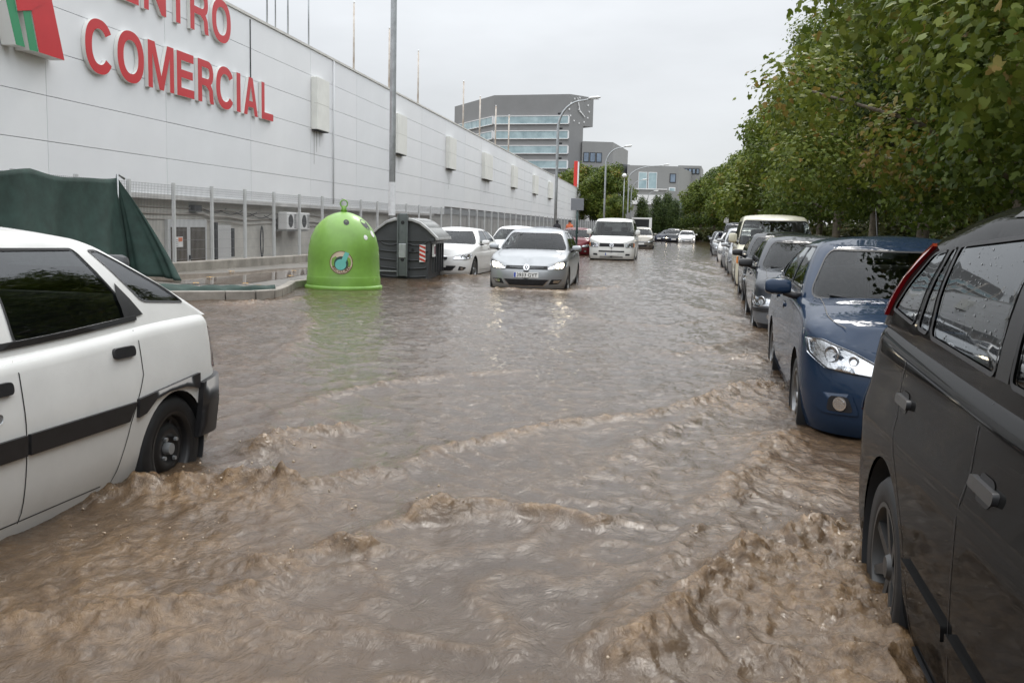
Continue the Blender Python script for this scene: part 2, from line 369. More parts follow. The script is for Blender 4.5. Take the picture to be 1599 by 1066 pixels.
cr = n.nodes.new('ShaderNodeValToRGB'); cr.color_ramp.elements[0].position = .3; cr.color_ramp.elements[1].position = .72
cr.color_ramp.elements[0].color = (.060, .041, .027, 1); cr.color_ramp.elements[1].color = (.084, .059, .040, 1); n.links.new(ns.outputs['Fac'], cr.inputs[0])
fs = n.nodes.new('ShaderNodeTexNoise'); fs.inputs['Scale'].default_value = 16; fs.inputs['Detail'].default_value = 5; fs.inputs['Roughness'].default_value = .7; n.links.new(tc.outputs['Object'], fs.inputs['Vector'])
fr = n.nodes.new('ShaderNodeValToRGB'); fr.color_ramp.elements[0].position = .36; fr.color_ramp.elements[1].position = .74
fr.color_ramp.elements[0].color = (.078, .045, .021, 1); fr.color_ramp.elements[1].color = (.285, .185, .10, 1); fe = fr.color_ramp.elements.new(.80); fe.color = (.52, .41, .30, 1); n.links.new(fs.outputs['Fac'], fr.inputs[0])
mxc = n.nodes.new('ShaderNodeMix'); mxc.data_type = 'RGBA'; n.links.new(av.outputs['Fac'], mxc.inputs['Factor']); n.links.new(cr.outputs[0], mxc.inputs['A']); n.links.new(fr.outputs[0], mxc.inputs['B']); n.links.new(mxc.outputs['Result'], b.inputs['Base Color'])
ro = n.nodes.new('ShaderNodeMapRange'); ro.inputs['To Min'].default_value = .045; ro.inputs['To Max'].default_value = .10; n.links.new(av.outputs['Fac'], ro.inputs['Value']); n.links.new(ro.outputs[0], b.inputs['Roughness'])
b.inputs['IOR'].default_value = 1.33
mpn = n.nodes.new('ShaderNodeMapping'); mpn.inputs['Scale'].default_value = (1, .6, 1); mpn.inputs['Rotation'].default_value = (0, 0, .4); n.links.new(tc.outputs['Object'], mpn.inputs[0])
n1 = n.nodes.new('ShaderNodeTexNoise'); n1.inputs['Scale'].default_value = 9; n1.inputs['Detail'].default_value = 7; n1.inputs['Roughness'].default_value = .6; n1.inputs['Distortion'].default_value = .6; n.links.new(mpn.outputs[0], n1.inputs['Vector'])
n2 = n.nodes.new('ShaderNodeTexNoise'); n2.inputs['Scale'].default_value = 30; n2.inputs['Detail'].default_value = 6; n2.inputs['Roughness'].default_value = .65; n2.inputs['Distortion'].default_value = 1.2; n.links.new(mpn.outputs[0], n2.inputs['Vector'])
mm_ = n.nodes.new('ShaderNodeMath'); mm_.operation = 'MULTIPLY'; n.links.new(n2.outputs['Fac'], mm_.inputs[0]); n.links.new(av.outputs['Fac'], mm_.inputs[1])
ad_ = n.nodes.new('ShaderNodeMath'); ad_.operation = 'MULTIPLY_ADD'; n.links.new(mm_.outputs[0], ad_.inputs[0]); ad_.inputs[1].default_value = .5; n.links.new(n1.outputs['Fac'], ad_.inputs[2])
bp = n.nodes.new('ShaderNodeBump'); bp.inputs['Strength'].default_value = .75; bp.inputs['Distance'].default_value = .03; n.links.new(ad_.outputs[0], bp.inputs['Height']); n.links.new(bp.outputs[0], b.inputs['Normal'])
me.materials.append(m)

# left pavement: slabs of concrete with a rounded kerb corner, raised above the water
def kerb_x(y): return -7.25-.75*min(1, max(0, (y-15.3)/2.3))
edge = [(-7.75, 14.55), (-7.4, 14.8), (-7.28, 15.15)]+[(kerb_x(y), y) for y in (15.5, 16, 16.5, 17, 17.6)]+[(-8, 200), (-10.95, 200), (-10.95, 13.4), (-8.6, 13.9)]
m_pave = mat('wet_pavement', (.20, .185, .165), .28, noise=.3, nscale=1.2, rvar=.2, bump=.1, bscale=50)
pv = MB(); nE = len(edge); v = [(x, y, ROAD) for x, y in edge]+[(x, y, .13+max(0, -8.2-x)*.04) for x, y in edge]
pv.add(v, [tuple(range(nE, 2*nE))]+[(i, (i+1) % nE, nE+(i+1) % nE, nE+i) for i in range(nE)])
pave = tag(pv.build('pavement', m_pave), kind='structure')
# kerb stones along the rounded corner
ke = [(-8.62, 13.86), (-7.75, 14.5), (-7.36, 14.78), (-7.22, 15.15), (-7.30, 15.6), (-7.44, 16.1), (-7.6, 16.6), (-7.77, 17.1), (-7.95, 17.6)]+[(-7.96, 17.6+k) for k in range(1, 18)]
for a, b_ in zip(ke[:-1], ke[1:]):
    a, b_ = np.array(a), np.array(b_); d = b_-a; l = np.hypot(*d); d /= l; nn = np.array([d[1], -d[0]]); g = .006
    q = [a+d*g-nn*.10, b_-d*g-nn*.10, b_-d*g+nn*.05, a+d*g+nn*.05]
    MB().prism([tuple(p) for p in q], ROAD, .152+random.uniform(-.004, .004)).build('kerb_stone', M_CONC, pave, bevel=.015)
m_pud = mat('puddle_water', (.16, .125, .10), .04, noise=.2, nscale=1.5, bump=.05, bscale=5)
pu = [(-10.3, 15.8), (-9.0, 15.4), (-8.35, 16.2), (-8.4, 17.6), (-8.6, 19.2), (-8.9, 21.5), (-9.5, 22.5), (-9.9, 21), (-9.8, 19), (-10.2, 17.5)]
pu = roundpoly(pu, .8, 5); tag(newobj('puddle', [(x, y, .13+max(0, -8.2-x)*.04+.006) for x, y in pu], [tuple(range(len(pu)))], m_pud), kind='structure')
tag(MB().box(-60, -11.0, -14, 420, ROAD-.9, -.78).build('yard', M_CONC), kind='structure')

# ------------------------------------------------------------------ shopping centre (local x along the facade, local -y to the street)
WA = R(3.07); WD = np.array([-math.sin(WA), math.cos(WA)]); WN = np.array([WD[1], -WD[0]])
O_ = -WN*12.5
mall = empty('shopping_centre', (O_[0], O_[1], 0), math.atan2(WD[1], WD[0]), 'long white metal clad shopping centre behind the wire fence', 'building')
m_panel = [mat('white_cladding_%d' % i, c, .42, noise=.035, nscale=.7) for i, c in enumerate([(.79, .80, .815), (.785, .80, .815), (.81, .82, .83)])]
m_gap = mat('cladding_joint', (.30, .31, .32), .7)
m_cream = mat('cream_lightbox', (.80, .80, .75), .5, noise=.08, nscale=1.5)
m_low = mat('painted_render', (.56, .54, .49), .75, noise=.25, nscale=1.3, bump=.1)
m_lowg = mat('grey_boarding', (.40, .385, .36), .7, noise=.2, nscale=1.2)
seam = [2.6, 8.0, 13.3, 18.5, 23.4, 28.6, 33.8, 39.2, 44.7, 50.4, 56.2, 62.1, 68.0]
while seam[-1] < 176: seam.append(seam[-1]+5.7)
seam[-1] = 181.
rows = [1.9+.92*k for k in range(7)]
MB().box(2.6, 181, .05, 60, 1.95, 7.36).build('core', m_gap, mall)
shared = {}
for i, (a, b_) in enumerate(zip(seam[:-1], seam[1:])):
    for k, (z0, z1) in enumerate(zip(rows[:-1], rows[1:])):
        if a > 53 and k == 0: z0 = 2.37
        key = (round(b_-a, 2), round(z1-z0, 2), (i*7+k*3) % 3)
        g = .013 if a < 60 else .02
        if key not in shared: o = MB().box(g/2, b_-a-g/2, -.03, .045, g/2, z1-z0-g/2).build('panel', m_panel[key[2]], mall, bevel=.006); shared[key] = o.data
        else:
            o = bpy.data.objects.new('panel', shared[key]); COL.objects.link(o); o.parent = mall
        o.location = (a, random.uniform(-.002, .002), z0)
MB().box(2.6, 181.1, -.07, .4, 7.42, 7.50).build('parapet_cap', mat('parapet_cap', (.62, .61, .57), .5, noise=.15, nscale=2), mall)
MB().box(180.99, 181.12, -.02, 60, 1.9, 7.42).build('end_wall', m_panel[0], mall)
MB().box(28.57, 28.63, -.045, -.031, 5.55, 7.35).build('open_joint', M_INK, mall)
MB().tube([(36.2, -.07, 7.4), (36.2, -.07, 2.0)], .03, 8).build('downpipe', mat('downpipe_grey', (.66, .67, .68), .5), mall, True)
for k, t in enumerate([33.85, 44.8, 56.3, 68.2, 82.2, 96.8, 110.6]):
    wd = (1.3, 1.7, 2.0, 3.4, 2.6, 3.0, 3.4)[k]
    o = MB().box(t, t+wd, -.27, -.032, 4.62, 6.46).build('facade_box', m_cream, mall, bevel=.012)
    MB().box(t+.05, t+wd-.05, -.25, -.05, 4.585, 4.618).build('soffit', M_DARK, o); MB().box(t-.004, t+wd+.004, -.274, -.15, 5.53, 5.545).build('panel_joint', mat('joint_cream', (.55, .54, .5), .6), o)
    if k < 6:
        for q in range(3 if k != 3 else 5):
            x0_ = t+wd*(.12+.8*random.random()); l_ = random.uniform(.4, 1.3); w2 = random.uniform(.02, .06)
            MB().xprism([(x0_-w2, 4.60), (x0_+w2, 4.60), (x0_+w2*.3, 4.60-l_), (x0_-w2*.3, 4.60-l_)], -.0345, -.0325).build('rain_stain', mat('grey_stain', (.50, .50, .49), .6, noise=.2, nscale=5), mall)
# cornice and ground floor
MB().xprism([(2.6, 1.9), (53.0, 1.9), (53.0, 1.78), (2.6, 1.78)], -.12, .06).build('cornice', mat('cornice_grey', (.55, .54, .52), .6, noise=.2, nscale=2), mall, bevel=.01)
MB().box(2.6, 53, .16, .4, -.8, 1.8).build('ground_floor_wall', m_low, mall)
MB().box(53, 181, .12, .4, -.8, 2.4).build('ground_floor_wall', m_lowg, mall)
MB().box(52.9, 53.1, -.03, .2, 1.78, 2.38).build('step_trim', m_lowg, mall)
for t in np.arange(56, 180, 2.6): MB().box(t, t+.14, .06, .13, -.8, 2.38).build('pilaster', m_lowg, mall)
m_dframe = mat('door_aluminium', (.62, .63, .63), .4, .2)
m_pane = mat('dusty_pane', (.10, .085, .07), .12, noise=.4, nscale=2.5)
dr = MB(); dr.box(23.55, 25.75, .06, .16, -.8, 1.28); d_ = dr.build('door', m_dframe, mall, bevel=.008)
MB().box(23.68, 24.55, .045, .065, -.7, 1.08).build('pane', m_pane, d_); MB().box(24.78, 25.62, .045, .065, -.7, 1.08).build('pane', m_pane, d_)
MB().box(24.66, 24.72, .0, .06, .2, .32).build('handle', M_BLACK, d_)
MB().box(23.75, 24.3, .036, .044, .55, .82).build('notice', M_PLATE, d_)
MB().box(24.05, 24.27, .030, .036, .70, .80).build('notice_print', mat('orange_print', (.7, .2, .08), .6), d_)
nt_ = MB(); [nt_.box(23.78, 24.0, .030, .036, .58+.05*i, .60+.05*i) for i in range(4)]; nt_.build('notice_print', mat('grey_print', (.25, .25, .28), .6), d_)
MB().box(26.2, 26.32, -.0, .16, -.8, 1.22).build('jamb', M_DARK, mall)
w_ = MB().box(26.4, 27.35, .08, .16, -.4, 1.14).build('shutter', mat('shutter_grey', (.58, .58, .57), .5), mall); sl = MB()
[sl.box(26.4, 27.35, .07, .081, -.4+.11*k, -.4+.11*k+.09) for k in range(14)]; sl.build('shutter_slats', MATS['shutter_grey'], w_)
MB().box(27.4, 27.55, .05, .16, .2, 1.05).build('jamb', M_DARK, mall)
hp = MB(); hp.tube([(29.6, .08, .68+.62*math.cos(a)) if False else (29.6+.10*math.sin(a), .06, .62+.5*math.cos(a)) for a in np.linspace(0, 2*math.pi, 26)], .02, 6); hp.build('hoop', M_DARK, mall)
for z, r_, nm in ((1.60, .02, 'pipe'), (1.44, .028, 'pipe'), (1.30, .016, 'cable')):
    MB().tube([(t, .12-.03*math.sin(t), z+.03*math.sin(t*1.7)-.012*(t-20)*(.6 if z > 1.5 else 1) if t > 26 else z+.02*math.sin(t)) for t in np.arange(14, 36, .4)], r_, 6).build(nm, mat('pipe_grey', (.34, .31, .27), .6), mall, True)
cb = MB()
for k in range(6):
    t0 = 25.5+k*1.1; cb.tube([(t0+s_*1.6, .10, 1.62-.10*k*.4-.12*math.sin(s_*math.pi)) for s_ in np.linspace(0, 1, 8)], .012, 5)
cb.build('cables', M_DARK, mall)
MB().box(24.9, 25.3, -.02, .16, 1.5, 1.68).build('junction_box', M_DARK, mall)
for t, z in ((30.75, 1.02), (32.0, 1.02), (36.9, .85)):
    ac = empty('air_conditioner', (mall.location.x, mall.location.y, 0), mall.rotation_euler.z, None, 'air conditioner', 'air conditioners on the back wall')
    ac['label'] = 'white air conditioner unit bracketed to the lower wall behind the fence'
    MB().box(t, t+.86, -.34, -.02, z, z+.58).build('casing', M_WHITE, ac, bevel=.02)
    f = MB(); f.lathe([(.22, -.342), (.0, -.342)], 22, 'y', c=(t+.33, 0, z+.29)); fo = f.build('fan_opening', M_DARK, ac)
    gg = MB(); [gg.box(t+.62, t+.82, -.348, -.341, z+.06+k*.04, z+.075+k*.04) for k in range(12)]; gg.build('vent_slats', M_DARK, ac)
    MB().box(t+.05, t+.81, -.3, .16, z-.05, z-.012).build('bracket', M_GALV, ac)

# raised red lettering and emblem
sign = empty('facade_lettering', (mall.location.x, mall.location.y, 0), mall.rotation_euler.z, 'raised red lettering CENTRO COMERCIAL with white sides on the facade', 'sign')
m_red = mat('sign_red', (.56, .022, .028), .38, noise=.08, nscale=1.5); m_ret = mat('sign_return', (.74, .74, .71), .5)
def glyph(ch, w_):
    """outline and holes of a heavy grotesque capital in a box w_ wide and 1 high"""
    t = .205; v = .19
    def ell(cx, cy, rx, ry, a0, a1, n_): return [(cx+rx*math.copysign(abs(math.cos(a))**.88, math.cos(a)), cy+ry*math.copysign(abs(math.sin(a))**.88, math.sin(a))) for a in np.linspace(R(a0), R(a1), n_)]
    if ch == 'I': return [(0, 0), (w_, 0), (w_, 1), (0, 1)], []
    if ch == 'L': return [(0, 0), (w_, 0), (w_, v), (t, v), (t, 1), (0, 1)], []
    if ch == 'T': return [(w_/2-t/2, 0), (w_/2+t/2, 0), (w_/2+t/2, 1-v), (w_, 1-v), (w_, 1), (0, 1), (0, 1-v), (w_/2-t/2, 1-v)], []
    if ch == 'E': return [(0, 0), (w_, 0), (w_, v), (t, v), (t, .42), (w_*.92, .42), (w_*.92, .60), (t, .60), (t, 1-v), (w_*.98, 1-v), (w_*.98, 1), (0, 1)], []
    if ch == 'N': return [(0, 0), (t*.95, 0), (t*.95, .66), (w_-t, 0), (w_, 0), (w_, 1), (w_-t*.95, 1), (w_-t*.95, .36), (t, 1), (0, 1)], []
    if ch == 'M': return [(0, 0), (t*.9, 0), (t*.9, .74), (w_/2-.095, 0), (w_/2+.095, 0), (w_-t*.9, .74), (w_-t*.9, 0), (w_, 0), (w_, 1), (w_-.29, 1), (w_/2, .30), (.29, 1), (0, 1)], []
    if ch == 'A': return [(0, 0), (.215, 0), (.285, .215), (w_-.285, .215), (w_-.215, 0), (w_, 0), (w_/2+.125, 1), (w_/2-.125, 1)], [[(.335, .375), (w_-.335, .375), (w_/2, .78)]]
    if ch == 'O': return ell(w_/2, .5, w_/2, .5, 0, 360, 49)[:-1], [ell(w_/2, .5, w_/2-.215, .5-.175, 0, 360, 41)[:-1]]
    if ch == 'C': 
        o_ = ell(w_/2, .5, w_/2, .5, 33, 327, 42); i_ = ell(w_/2, .5, w_/2-.215, .5-.175, 327-4, 33+4, 36); return o_+i_, []
    if ch == 'R':
        rb = w_-.02; bowl = ell(rb-.30, .71, .30, .29, -90, 90, 16); o_ = [(0, 0), (t, 0), (t, .40), (rb-.40, .40), (rb-.235, .30), (rb-.21, .08), (rb-.17, 0), (w_, 0), (rb-.005, .10), (rb-.03, .33), (rb-.14, .45)]+[p for p in bowl if p[1] > .5]+[(0, 1)]
        return o_, [[(t, .57), (rb-.33, .57)]+ell(rb-.33, .70, .125, .13, -80, 80, 9)+[(rb-.33, .83), (t, .83)]]
def letter(ch, t0, t1, z0, z1, par):
    t0, t1 = t0*1.014, t1*1.014; z0, z1 = 1.32+(z0-1.32)*1.014, 1.32+(z1-1.32)*1.014; hh = z1-z0; o_, hs = glyph(ch, (t1-t0)/hh)
    vv, ff = cdt(o_, hs, []); P2 = [(t0+x*hh, z0+z*hh) for x, z in vv]; n_ = len(P2)
    V = [(x, -.128, z) for x, z in P2]; F_ = [tuple(f) for f in ff]
    newv = V[:]; fs_ = F_[:]
    for lp in [o_]+hs:
        b0 = len(newv); k = len(lp); newv += [(t0+x*hh, -.128, z0+z*hh) for x, z in lp]+[(t0+x*hh, -.035, z0+z*hh) for x, z in lp]; fs_ += [(b0+i, b0+(i+1) % k, b0+k+(i+1) % k, b0+k+i) for i in range(k)]
    body = newobj('letter', newv, fs_, m_ret, par)
    newobj('letter_face', [(x, -.131, z) for x, z in P2], F_, m_red, body)
for ch, a, b_ in [('C', 19.49, 20.57), ('O', 20.74, 21.88), ('M', 22.07, 23.32), ('E', 23.48, 24.4), ('R', 24.62, 25.54), ('C', 25.69, 26.84), ('I', 27.01, 27.27), ('A', 27.5, 28.51), ('L', 28.8, 29.71)]:
    e = .03 if ch in 'CO' else 0; letter(ch, a, b_, 4.43-e, 5.54+e, sign)
for ch, a, b_ in [('C', 19.5, 20.62), ('E', 20.85, 21.7), ('N', 21.94, 22.98), ('T', 23.13, 24.06), ('R', 24.24, 25.28), ('O', 25.49, 26.66)]:
    e = .03 if ch in 'CO' else 0; letter(ch, a, b_, 6.22-e, 7.32+e, sign)
logo = empty('facade_emblem', (mall.location.x, mall.location.y, 0), mall.rotation_euler.z, 'red and green slanted emblem board beside the red lettering', 'sign')
m_grn = mat('sign_green', (.035, .27, .12), .4)
def slab(nm, pl, m_, y0=-.36, par=logo):
    MB().xprism(pl, y0, -.06).build(nm, m_ret, par); MB().xprism(pl, y0-.006, y0-.001).build(nm+'_face', m_, par)
slab('green_stripe', [(16.48, 6.5), (16.75, 6.5), (17.39, 4.5), (17.13, 4.5)], m_grn)
slab('green_stripe', [(17.36, 5.17), (17.58, 5.22), (17.79, 4.48), (17.53, 4.47)], m_grn)
slab('red_leg', [(17.62, 5.235), (17.81, 4.48), (18.63, 4.46), (18.10, 6.1), (17.4, 6.1)], m_red, -.365)
slab('red_bowl', [(16.85, 6.6), (17.18, 5.13), (17.6, 5.23), (17.93, 5.42), (18.2, 5.75), (18.3, 6.2), (18.1, 6.6)], m_red, -.38)

# roof masts
for t, z1, r_ in [(30.7, 10.2, .03), (31.4, 10.3, .025), (32.5, 10.4, .03), (34.5, 10.4, .03), (39.8, 10.33, .045), (45.2, 10.37, .05), (50.8, 10.33, .05), (62.9, 10.56, .06), (68.9, 10.4, .065), (75.7, 10.58, .065), (82.5, 10.62, .07)]:
    p = mall.matrix_basis @ Vector((t, .3, 7.3)); white = t > 38
    f = empty('flagpole' if white else 'aerial_mast', p, 0, 'white weathered flagpole without flag on the shopping centre roof' if white else 'thin grey aerial mast on the shopping centre roof', 'flagpole' if white else 'mast', 'bare flagpoles on the roof' if white else 'aerial masts on the roof')
    MB().tube([(0, 0, 0), (0, 0, z1-7.3)], [r_, r_*.8], 8).build('pole', mat('old_white_pole', (.62, .6, .56), .6, noise=.4, nscale=2, col2=(.38, .28, .2)) if white else M_GALV, f, True)
    MB().box(-.12, .12, -.12, .12, -.02, .05).build('foot', M_GALV, f)
    if white: MB().lathe([(.0, z1-7.3+.09), (r_*1.2, z1-7.3+.05), (0, z1-7.3)], 8).build('finial', M_WHITE, f)

# ------------------------------------------------------------------ wire fence
FX = -10.68; m_post = mat('fence_post', (.60, .61, .61), .45, .2, noise=.1, nscale=3); m_wire = mat('fence_wire', (.30, .31, .32), .5, .5)
fence = empty('wire_fence', (FX, 0, 0), 0, 'tall welded wire fence with pale square posts on a low concrete wall', 'fence')
MB().box(-.12, .12, 5.0, 150, -.8, .42).build('low_wall', M_CONC, fence, bevel=.02)
ys = [17.9+1.535*k for k in range(-8, 70)]; pm_ = None; wm = None; wf_ = None
for k, y in enumerate(ys):
    if pm_ is None: o = MB().box(-.03, .03, -.03, .03, 0, 1.62).build('post', m_post, fence, bevel=.006); pm_ = o.data; MB().box(-.034, .034, -.034, .034, 1.62, 1.65).build('post_cap', m_post, o)
    else: o = bpy.data.objects.new('post', pm_); COL.objects.link(o); o.parent = fence
    o.location = (0, y, .40)
    if y < 62:
        if wm is None:
            mb = MB(); e = .0022
            for q in np.arange(.06, 1.5, .05): mb.box(-e, e, q-e, q+e, .03, 1.56)
            for z in list(np.arange(.05, 1.2, .2))+list(np.arange(1.2, 1.56, .05)): mb.box(e, 3*e, .03, 1.5, z-e, z+e)
            o2 = mb.build('mesh_panel', m_wire, fence); wm = o2.data
        else: o2 = bpy.data.objects.new('mesh_panel', wm); COL.objects.link(o2); o2.parent = fence
        o2.location = (0, y, .42)
    else:
        if wf_ is None:
            mb = MB()
            for q in np.arange(.06, 1.5, .1): mb.box(-.004, .004, q-.006, q+.006, .03, 1.5)
            for z in (.05, .55, 1.05, 1.5): mb.box(.005, .012, .03, 1.5, z-.01, z+.01)
            o2 = mb.build('mesh_panel', m_wire, fence); wf_ = o2.data
        else: o2 = bpy.data.objects.new('mesh_panel', wf_); COL.objects.link(o2); o2.parent = fence
        o2.location = (0, y, .42)

# green shade net hung over the fence, its loose end pulled down to the pavement
m_net = mat('green_shade_net', (.022, .052, .042), .75, noise=.35, nscale=5, bump=.5, bscale=180)
def cloth(name, rows_, m_, parent=None, th=.006):
    """rows of 3-D points -> double-sided sheet"""
    A = np.array(rows_); nu, nv = A.shape[:2]; F_ = [(i*nv+j, i*nv+j+1, (i+1)*nv+j+1, (i+1)*nv+j) for i in range(nu-1) for j in range(nv-1)]
    o = newobj(name, A.reshape(-1, 3), F_, m_, parent, True); s_ = o.modifiers.new('thickness', 'SOLIDIFY'); s_.thickness = th; return o
net = empty('shade_net', (FX, 15.9, .4), 0, 'dark green shade net draped over the fence and trailing onto the pavement', 'net')
rows_ = []
for i, y in enumerate(np.linspace(9.0, 15.9, 60)):
    sag = .10*abs(math.sin((y-15.9)*1.35))+.05*math.sin(y*4.1)*.4; zt_ = 2.03-sag*.8; col_ = []
    for v in np.linspace(0, 1, 22):
        out = .10+.10*math.sin(y*3.3+v*2)*v+.06*math.sin(y*9+v*5)*v+.30*v*v; col_.append((out, y-15.9, zt_-v*(zt_-.1)-.4))
    rows_.append(col_)
cloth('hanging_sheet', rows_, m_net, net)
rows_ = []
A, B_, C_ = np.array((.05, 0, 1.65)), np.array((.05, 0, -.1)), np.array((1.3, .15, -.22))
for u in np.linspace(0, 1, 26):
    col_ = []
    for v in np.linspace(0, 1, 26):
        topp = A; low = B_*(1-u)+C_*u; p = topp*(1-v)+low*v; fold = .12*math.sin(u*11+.8*v)*v*(1-.4*u)+.04*math.sin(u*25)*v
        col_.append((p[0]+fold*.6, p[1]+.35*u*v*(1-v)+fold*.7+(.9*u-.2)*.6*v*(1-v), p[2]-.25*v*(1-v)*u))
    rows_.append(col_)
cloth('loose_flap', rows_, m_net, net)
rows_ = []
for u in np.linspace(0, 1, 40):
    a = np.array((1.9, -1.9))*(1-u)+np.array((3.42, -.55))*u; col_ = []
    for v in np.linspace(0, 1, 14):
        x, y = a+np.array((-.5, .75))*(.72-.5*u)*(v-.25); lift = .03*abs(math.sin(u*9+v*3))+.02*math.sin(u*17)*math.sin(v*7)
        X, Yw = x+FX, y+15.9
        base = (.145+max(0, -8.2-X)*.04+.02) if v > .3 else (.165-(.3-v)*.5)
        col_.append((x, y, base+lift-.4))
    rows_.append(col_)
cloth('trailing_sheet', rows_, m_net, net)
MB().tube([(.08, -.03, -.2), (.10, -.03, 1.68), (.16, .1, 1.6)], .022, 8).build('prop_pole', M_GALV, net, True)

# ------------------------------------------------------------------ buildings beyond
def block(par, name, poly, z0, z1, m_): return MB().prism(poly, z0, z1).build(name, m_, par)
m_g1 = mat('tower_grey', (.235, .235, .235), .6, noise=.06, nscale=.3); m_g2 = mat('block_grey', (.27, .27, .265), .65, noise=.06, nscale=.3); m_g3 = mat('dark_grey_cladding', (.10, .105, .115), .5, noise=.1, nscale=.3)
m_bg = mat('balcony_glass', (.42, .53, .55), .15, noise=.25, nscale=.35, col2=(.26, .36, .39)); m_wf = mat('white_frame', (.8, .8, .8), .5); m_win = mat('window_blue', (.22, .28, .36), .1, noise=.4, nscale=.5)
T0, T1, T2, T3 = (-76.4, 283.7), (-58.85, 259.5), (-37.9, 257.6), (-32.5, 264.9)
tower = empty('office_tower', (-58, 262, 0), 0, 'grey office tower with glass balcony bands and a big wall clock', 'building'); tl = lambda p: (p[0]+58, p[1]-262)
Tr = (-34.7, 261.9)
block(tower, 'tower_wall', [tl(p) for p in (T0, T1, T2, Tr, (-40, 300), (-70, 300))], -1, 36.3, m_g1)
block(tower, 'clock_block', [tl(p) for p in ((-37.85, 257.75), T3, (-36.5, 268.5), (-41, 262))], 28.5, 36.27, m_g1)
def band(par, a, b_, z0, z1, tint, proud=.35, frame=.22):
    a, b_ = np.array(a), np.array(b_); d = (b_-a); l = np.hypot(*d); d /= l; nn = np.array([d[1], -d[0]])
    q = [a+nn*proud, b_+nn*proud, b_-nn*.3, a-nn*.3]; o = block(par, 'balcony_glass', [tuple(p) for p in q], z0+frame, z1-frame, tint)
    for za, zc in ((z0, z0+frame), (z1-frame, z1)):
        q = [a+nn*(proud+.1), b_+nn*(proud+.1), b_-nn*.3, a-nn*.3]; block(par, 'balcony_rail', [tuple(p) for p in q], za+.01, zc-.01, m_wf)
    k = max(2, int(l/3.5))
    for i in range(k+1):
        c_ = a+d*l*i/k; w_ = .16 if i in (0, k) else .07; q = [c_-d*w_+nn*(proud+.05), c_+d*w_+nn*(proud+.05), c_+d*w_, c_-d*w_]; block(par, 'balcony_mullion', [tuple(p) for p in q], z0+frame, z1-frame, m_wf if i in (0, k) else m_bg)
for k, z in enumerate((28.5, 24.6, 20.7, 16.8, 12.9, 9.0)):
    band(tower, tl((-58.6, 259.48)), tl((-38.0, 257.61)), z, z+2.3, m_bg); band(tower, tl((-74.5, 281.1)), tl((-59.0, 259.72)), z, z+2.3, m_bg)
    a = np.array(tl((-41.0, 257.88))); MB().box(a[0], a[0]+2.9, a[1]-.12, a[1]+.5, z+2.55, z+3.0).build('recess', M_DARK, tower)
ca = np.array(T2); cb_ = np.array(T3); cd = (cb_-ca)/np.hypot(*(cb_-ca)); cn = np.array([cd[1], -cd[0]]); cc = ca+cd*3.6
clock = empty('wall_clock', (cc[0], cc[1], 32.4), math.atan2(cd[1], cd[0]), 'white wall clock with dot hour marks on the grey tower corner', 'clock')
for k in range(12):
    a = math.pi*k/6; rr_ = 3.3; MB().box(rr_*math.sin(a)*1.15-.16, rr_*math.sin(a)*1.15+.16, -.2, .02, rr_*math.cos(a)-.2, rr_*math.cos(a)+.2).build('hour_mark', m_wf, clock)
def hand(an, l, w_, nm): 
    s_, c_ = math.sin(an), math.cos(an); MB().xprism([(-w_*c_-.5*s_, w_*s_-.5*c_), (w_*c_-.5*s_, -w_*s_-.5*c_), (l*s_+w_*.6*c_, l*c_-w_*.6*s_), (l*s_-w_*.6*c_, l*c_+w_*.6*s_)], -.3, -.1).build(nm, m_wf, clock)
hand(R(-16), 3.4, .14, 'minute_hand'); hand(R(127), 2.6, .18, 'hour_hand')

wing = empty('office_wing', (-33, 262, 0), 0, 'lower grey office wing with two rows of three dark framed windows', 'building')
block(wing, 'wing_wall', [(-1.7, -1.0), (6.3, 1.5), (8, 30), (-3, 30)], -1, 24.4, m_g2)
def winrow(par, a, b_, z0, z1, n_, m_=m_win, fr=.16):
    a, b_ = np.array(a), np.array(b_); d = b_-a; l = np.hypot(*d); d /= l; nn = np.array([d[1], -d[0]])
    for i in range(n_):
        p, q = a+d*l*(i+.06)/n_, a+d*l*(i+.94)/n_; o = block(par, 'window', [tuple(t) for t in (p+nn*.12, q+nn*.12, q-nn*.2, p-nn*.2)], z0, z1, M_DARK if m_ is m_win else m_wf)
        block(o, 'pane', [tuple(t) for t in (p+d*fr+nn*.16, q-d*fr+nn*.16, q-d*fr, p+d*fr)], z0+fr, z1-fr, m_)
for z in (18.9, 14.6, 10.4): winrow(wing, (-1.4, -.91), (3.6, .66), z, z+2.6, 3)
dk = empty('dark_office_block', (-25, 240, 0), 0, 'dark grey clad office block with vertical fins between the trees', 'building')
block(dk, 'block_wall', [(-5, 12), (3.9, -11), (5.7, -8), (4, 20), (-5, 25)], -1, 16.4, m_g3)
for i in range(9):
    p = np.array((-5, 12))*(1-(i+.5)/9)+np.array((3.9, -11))*(i+.5)/9; MB().box(p[0]-.35, p[0]+.1, p[1]-.5, p[1]+.3, 9.4, 12.8).build('fin', m_g2, dk)
md = empty('low_grey_office', (-14, 229, 0), 0, 'long grey office with a big corner window and white canopy band', 'building')
block(md, 'office_wall', [(-5.6, -.4), (6.2, 2.1), (9, 26), (-5.6, 26)], -1, 16.1, m_g2)
winrow(md, (-3.1, .13), (1.4, 1.08), 10.3, 14.6, 2, m_bg, .12); winrow(md, (4.1, 1.65), (5.7, 2.0), 12.3, 14.4, 1); winrow(md, (4.0, 1.63), (5.7, 2.0), 9.2, 11.2, 1, m_bg)
block(md, 'podium', [(-6, -22), (4.6, -19.8), (8.4, -8), (6, 2), (-6, 2)], -1, 9.7, m_g2)
block(md, 'canopy_band', [(-6.1, -22.3), (4.65, -20.1), (4.6, -19.7), (-6, -21.9)], 6.6, 8.6, m_wf)
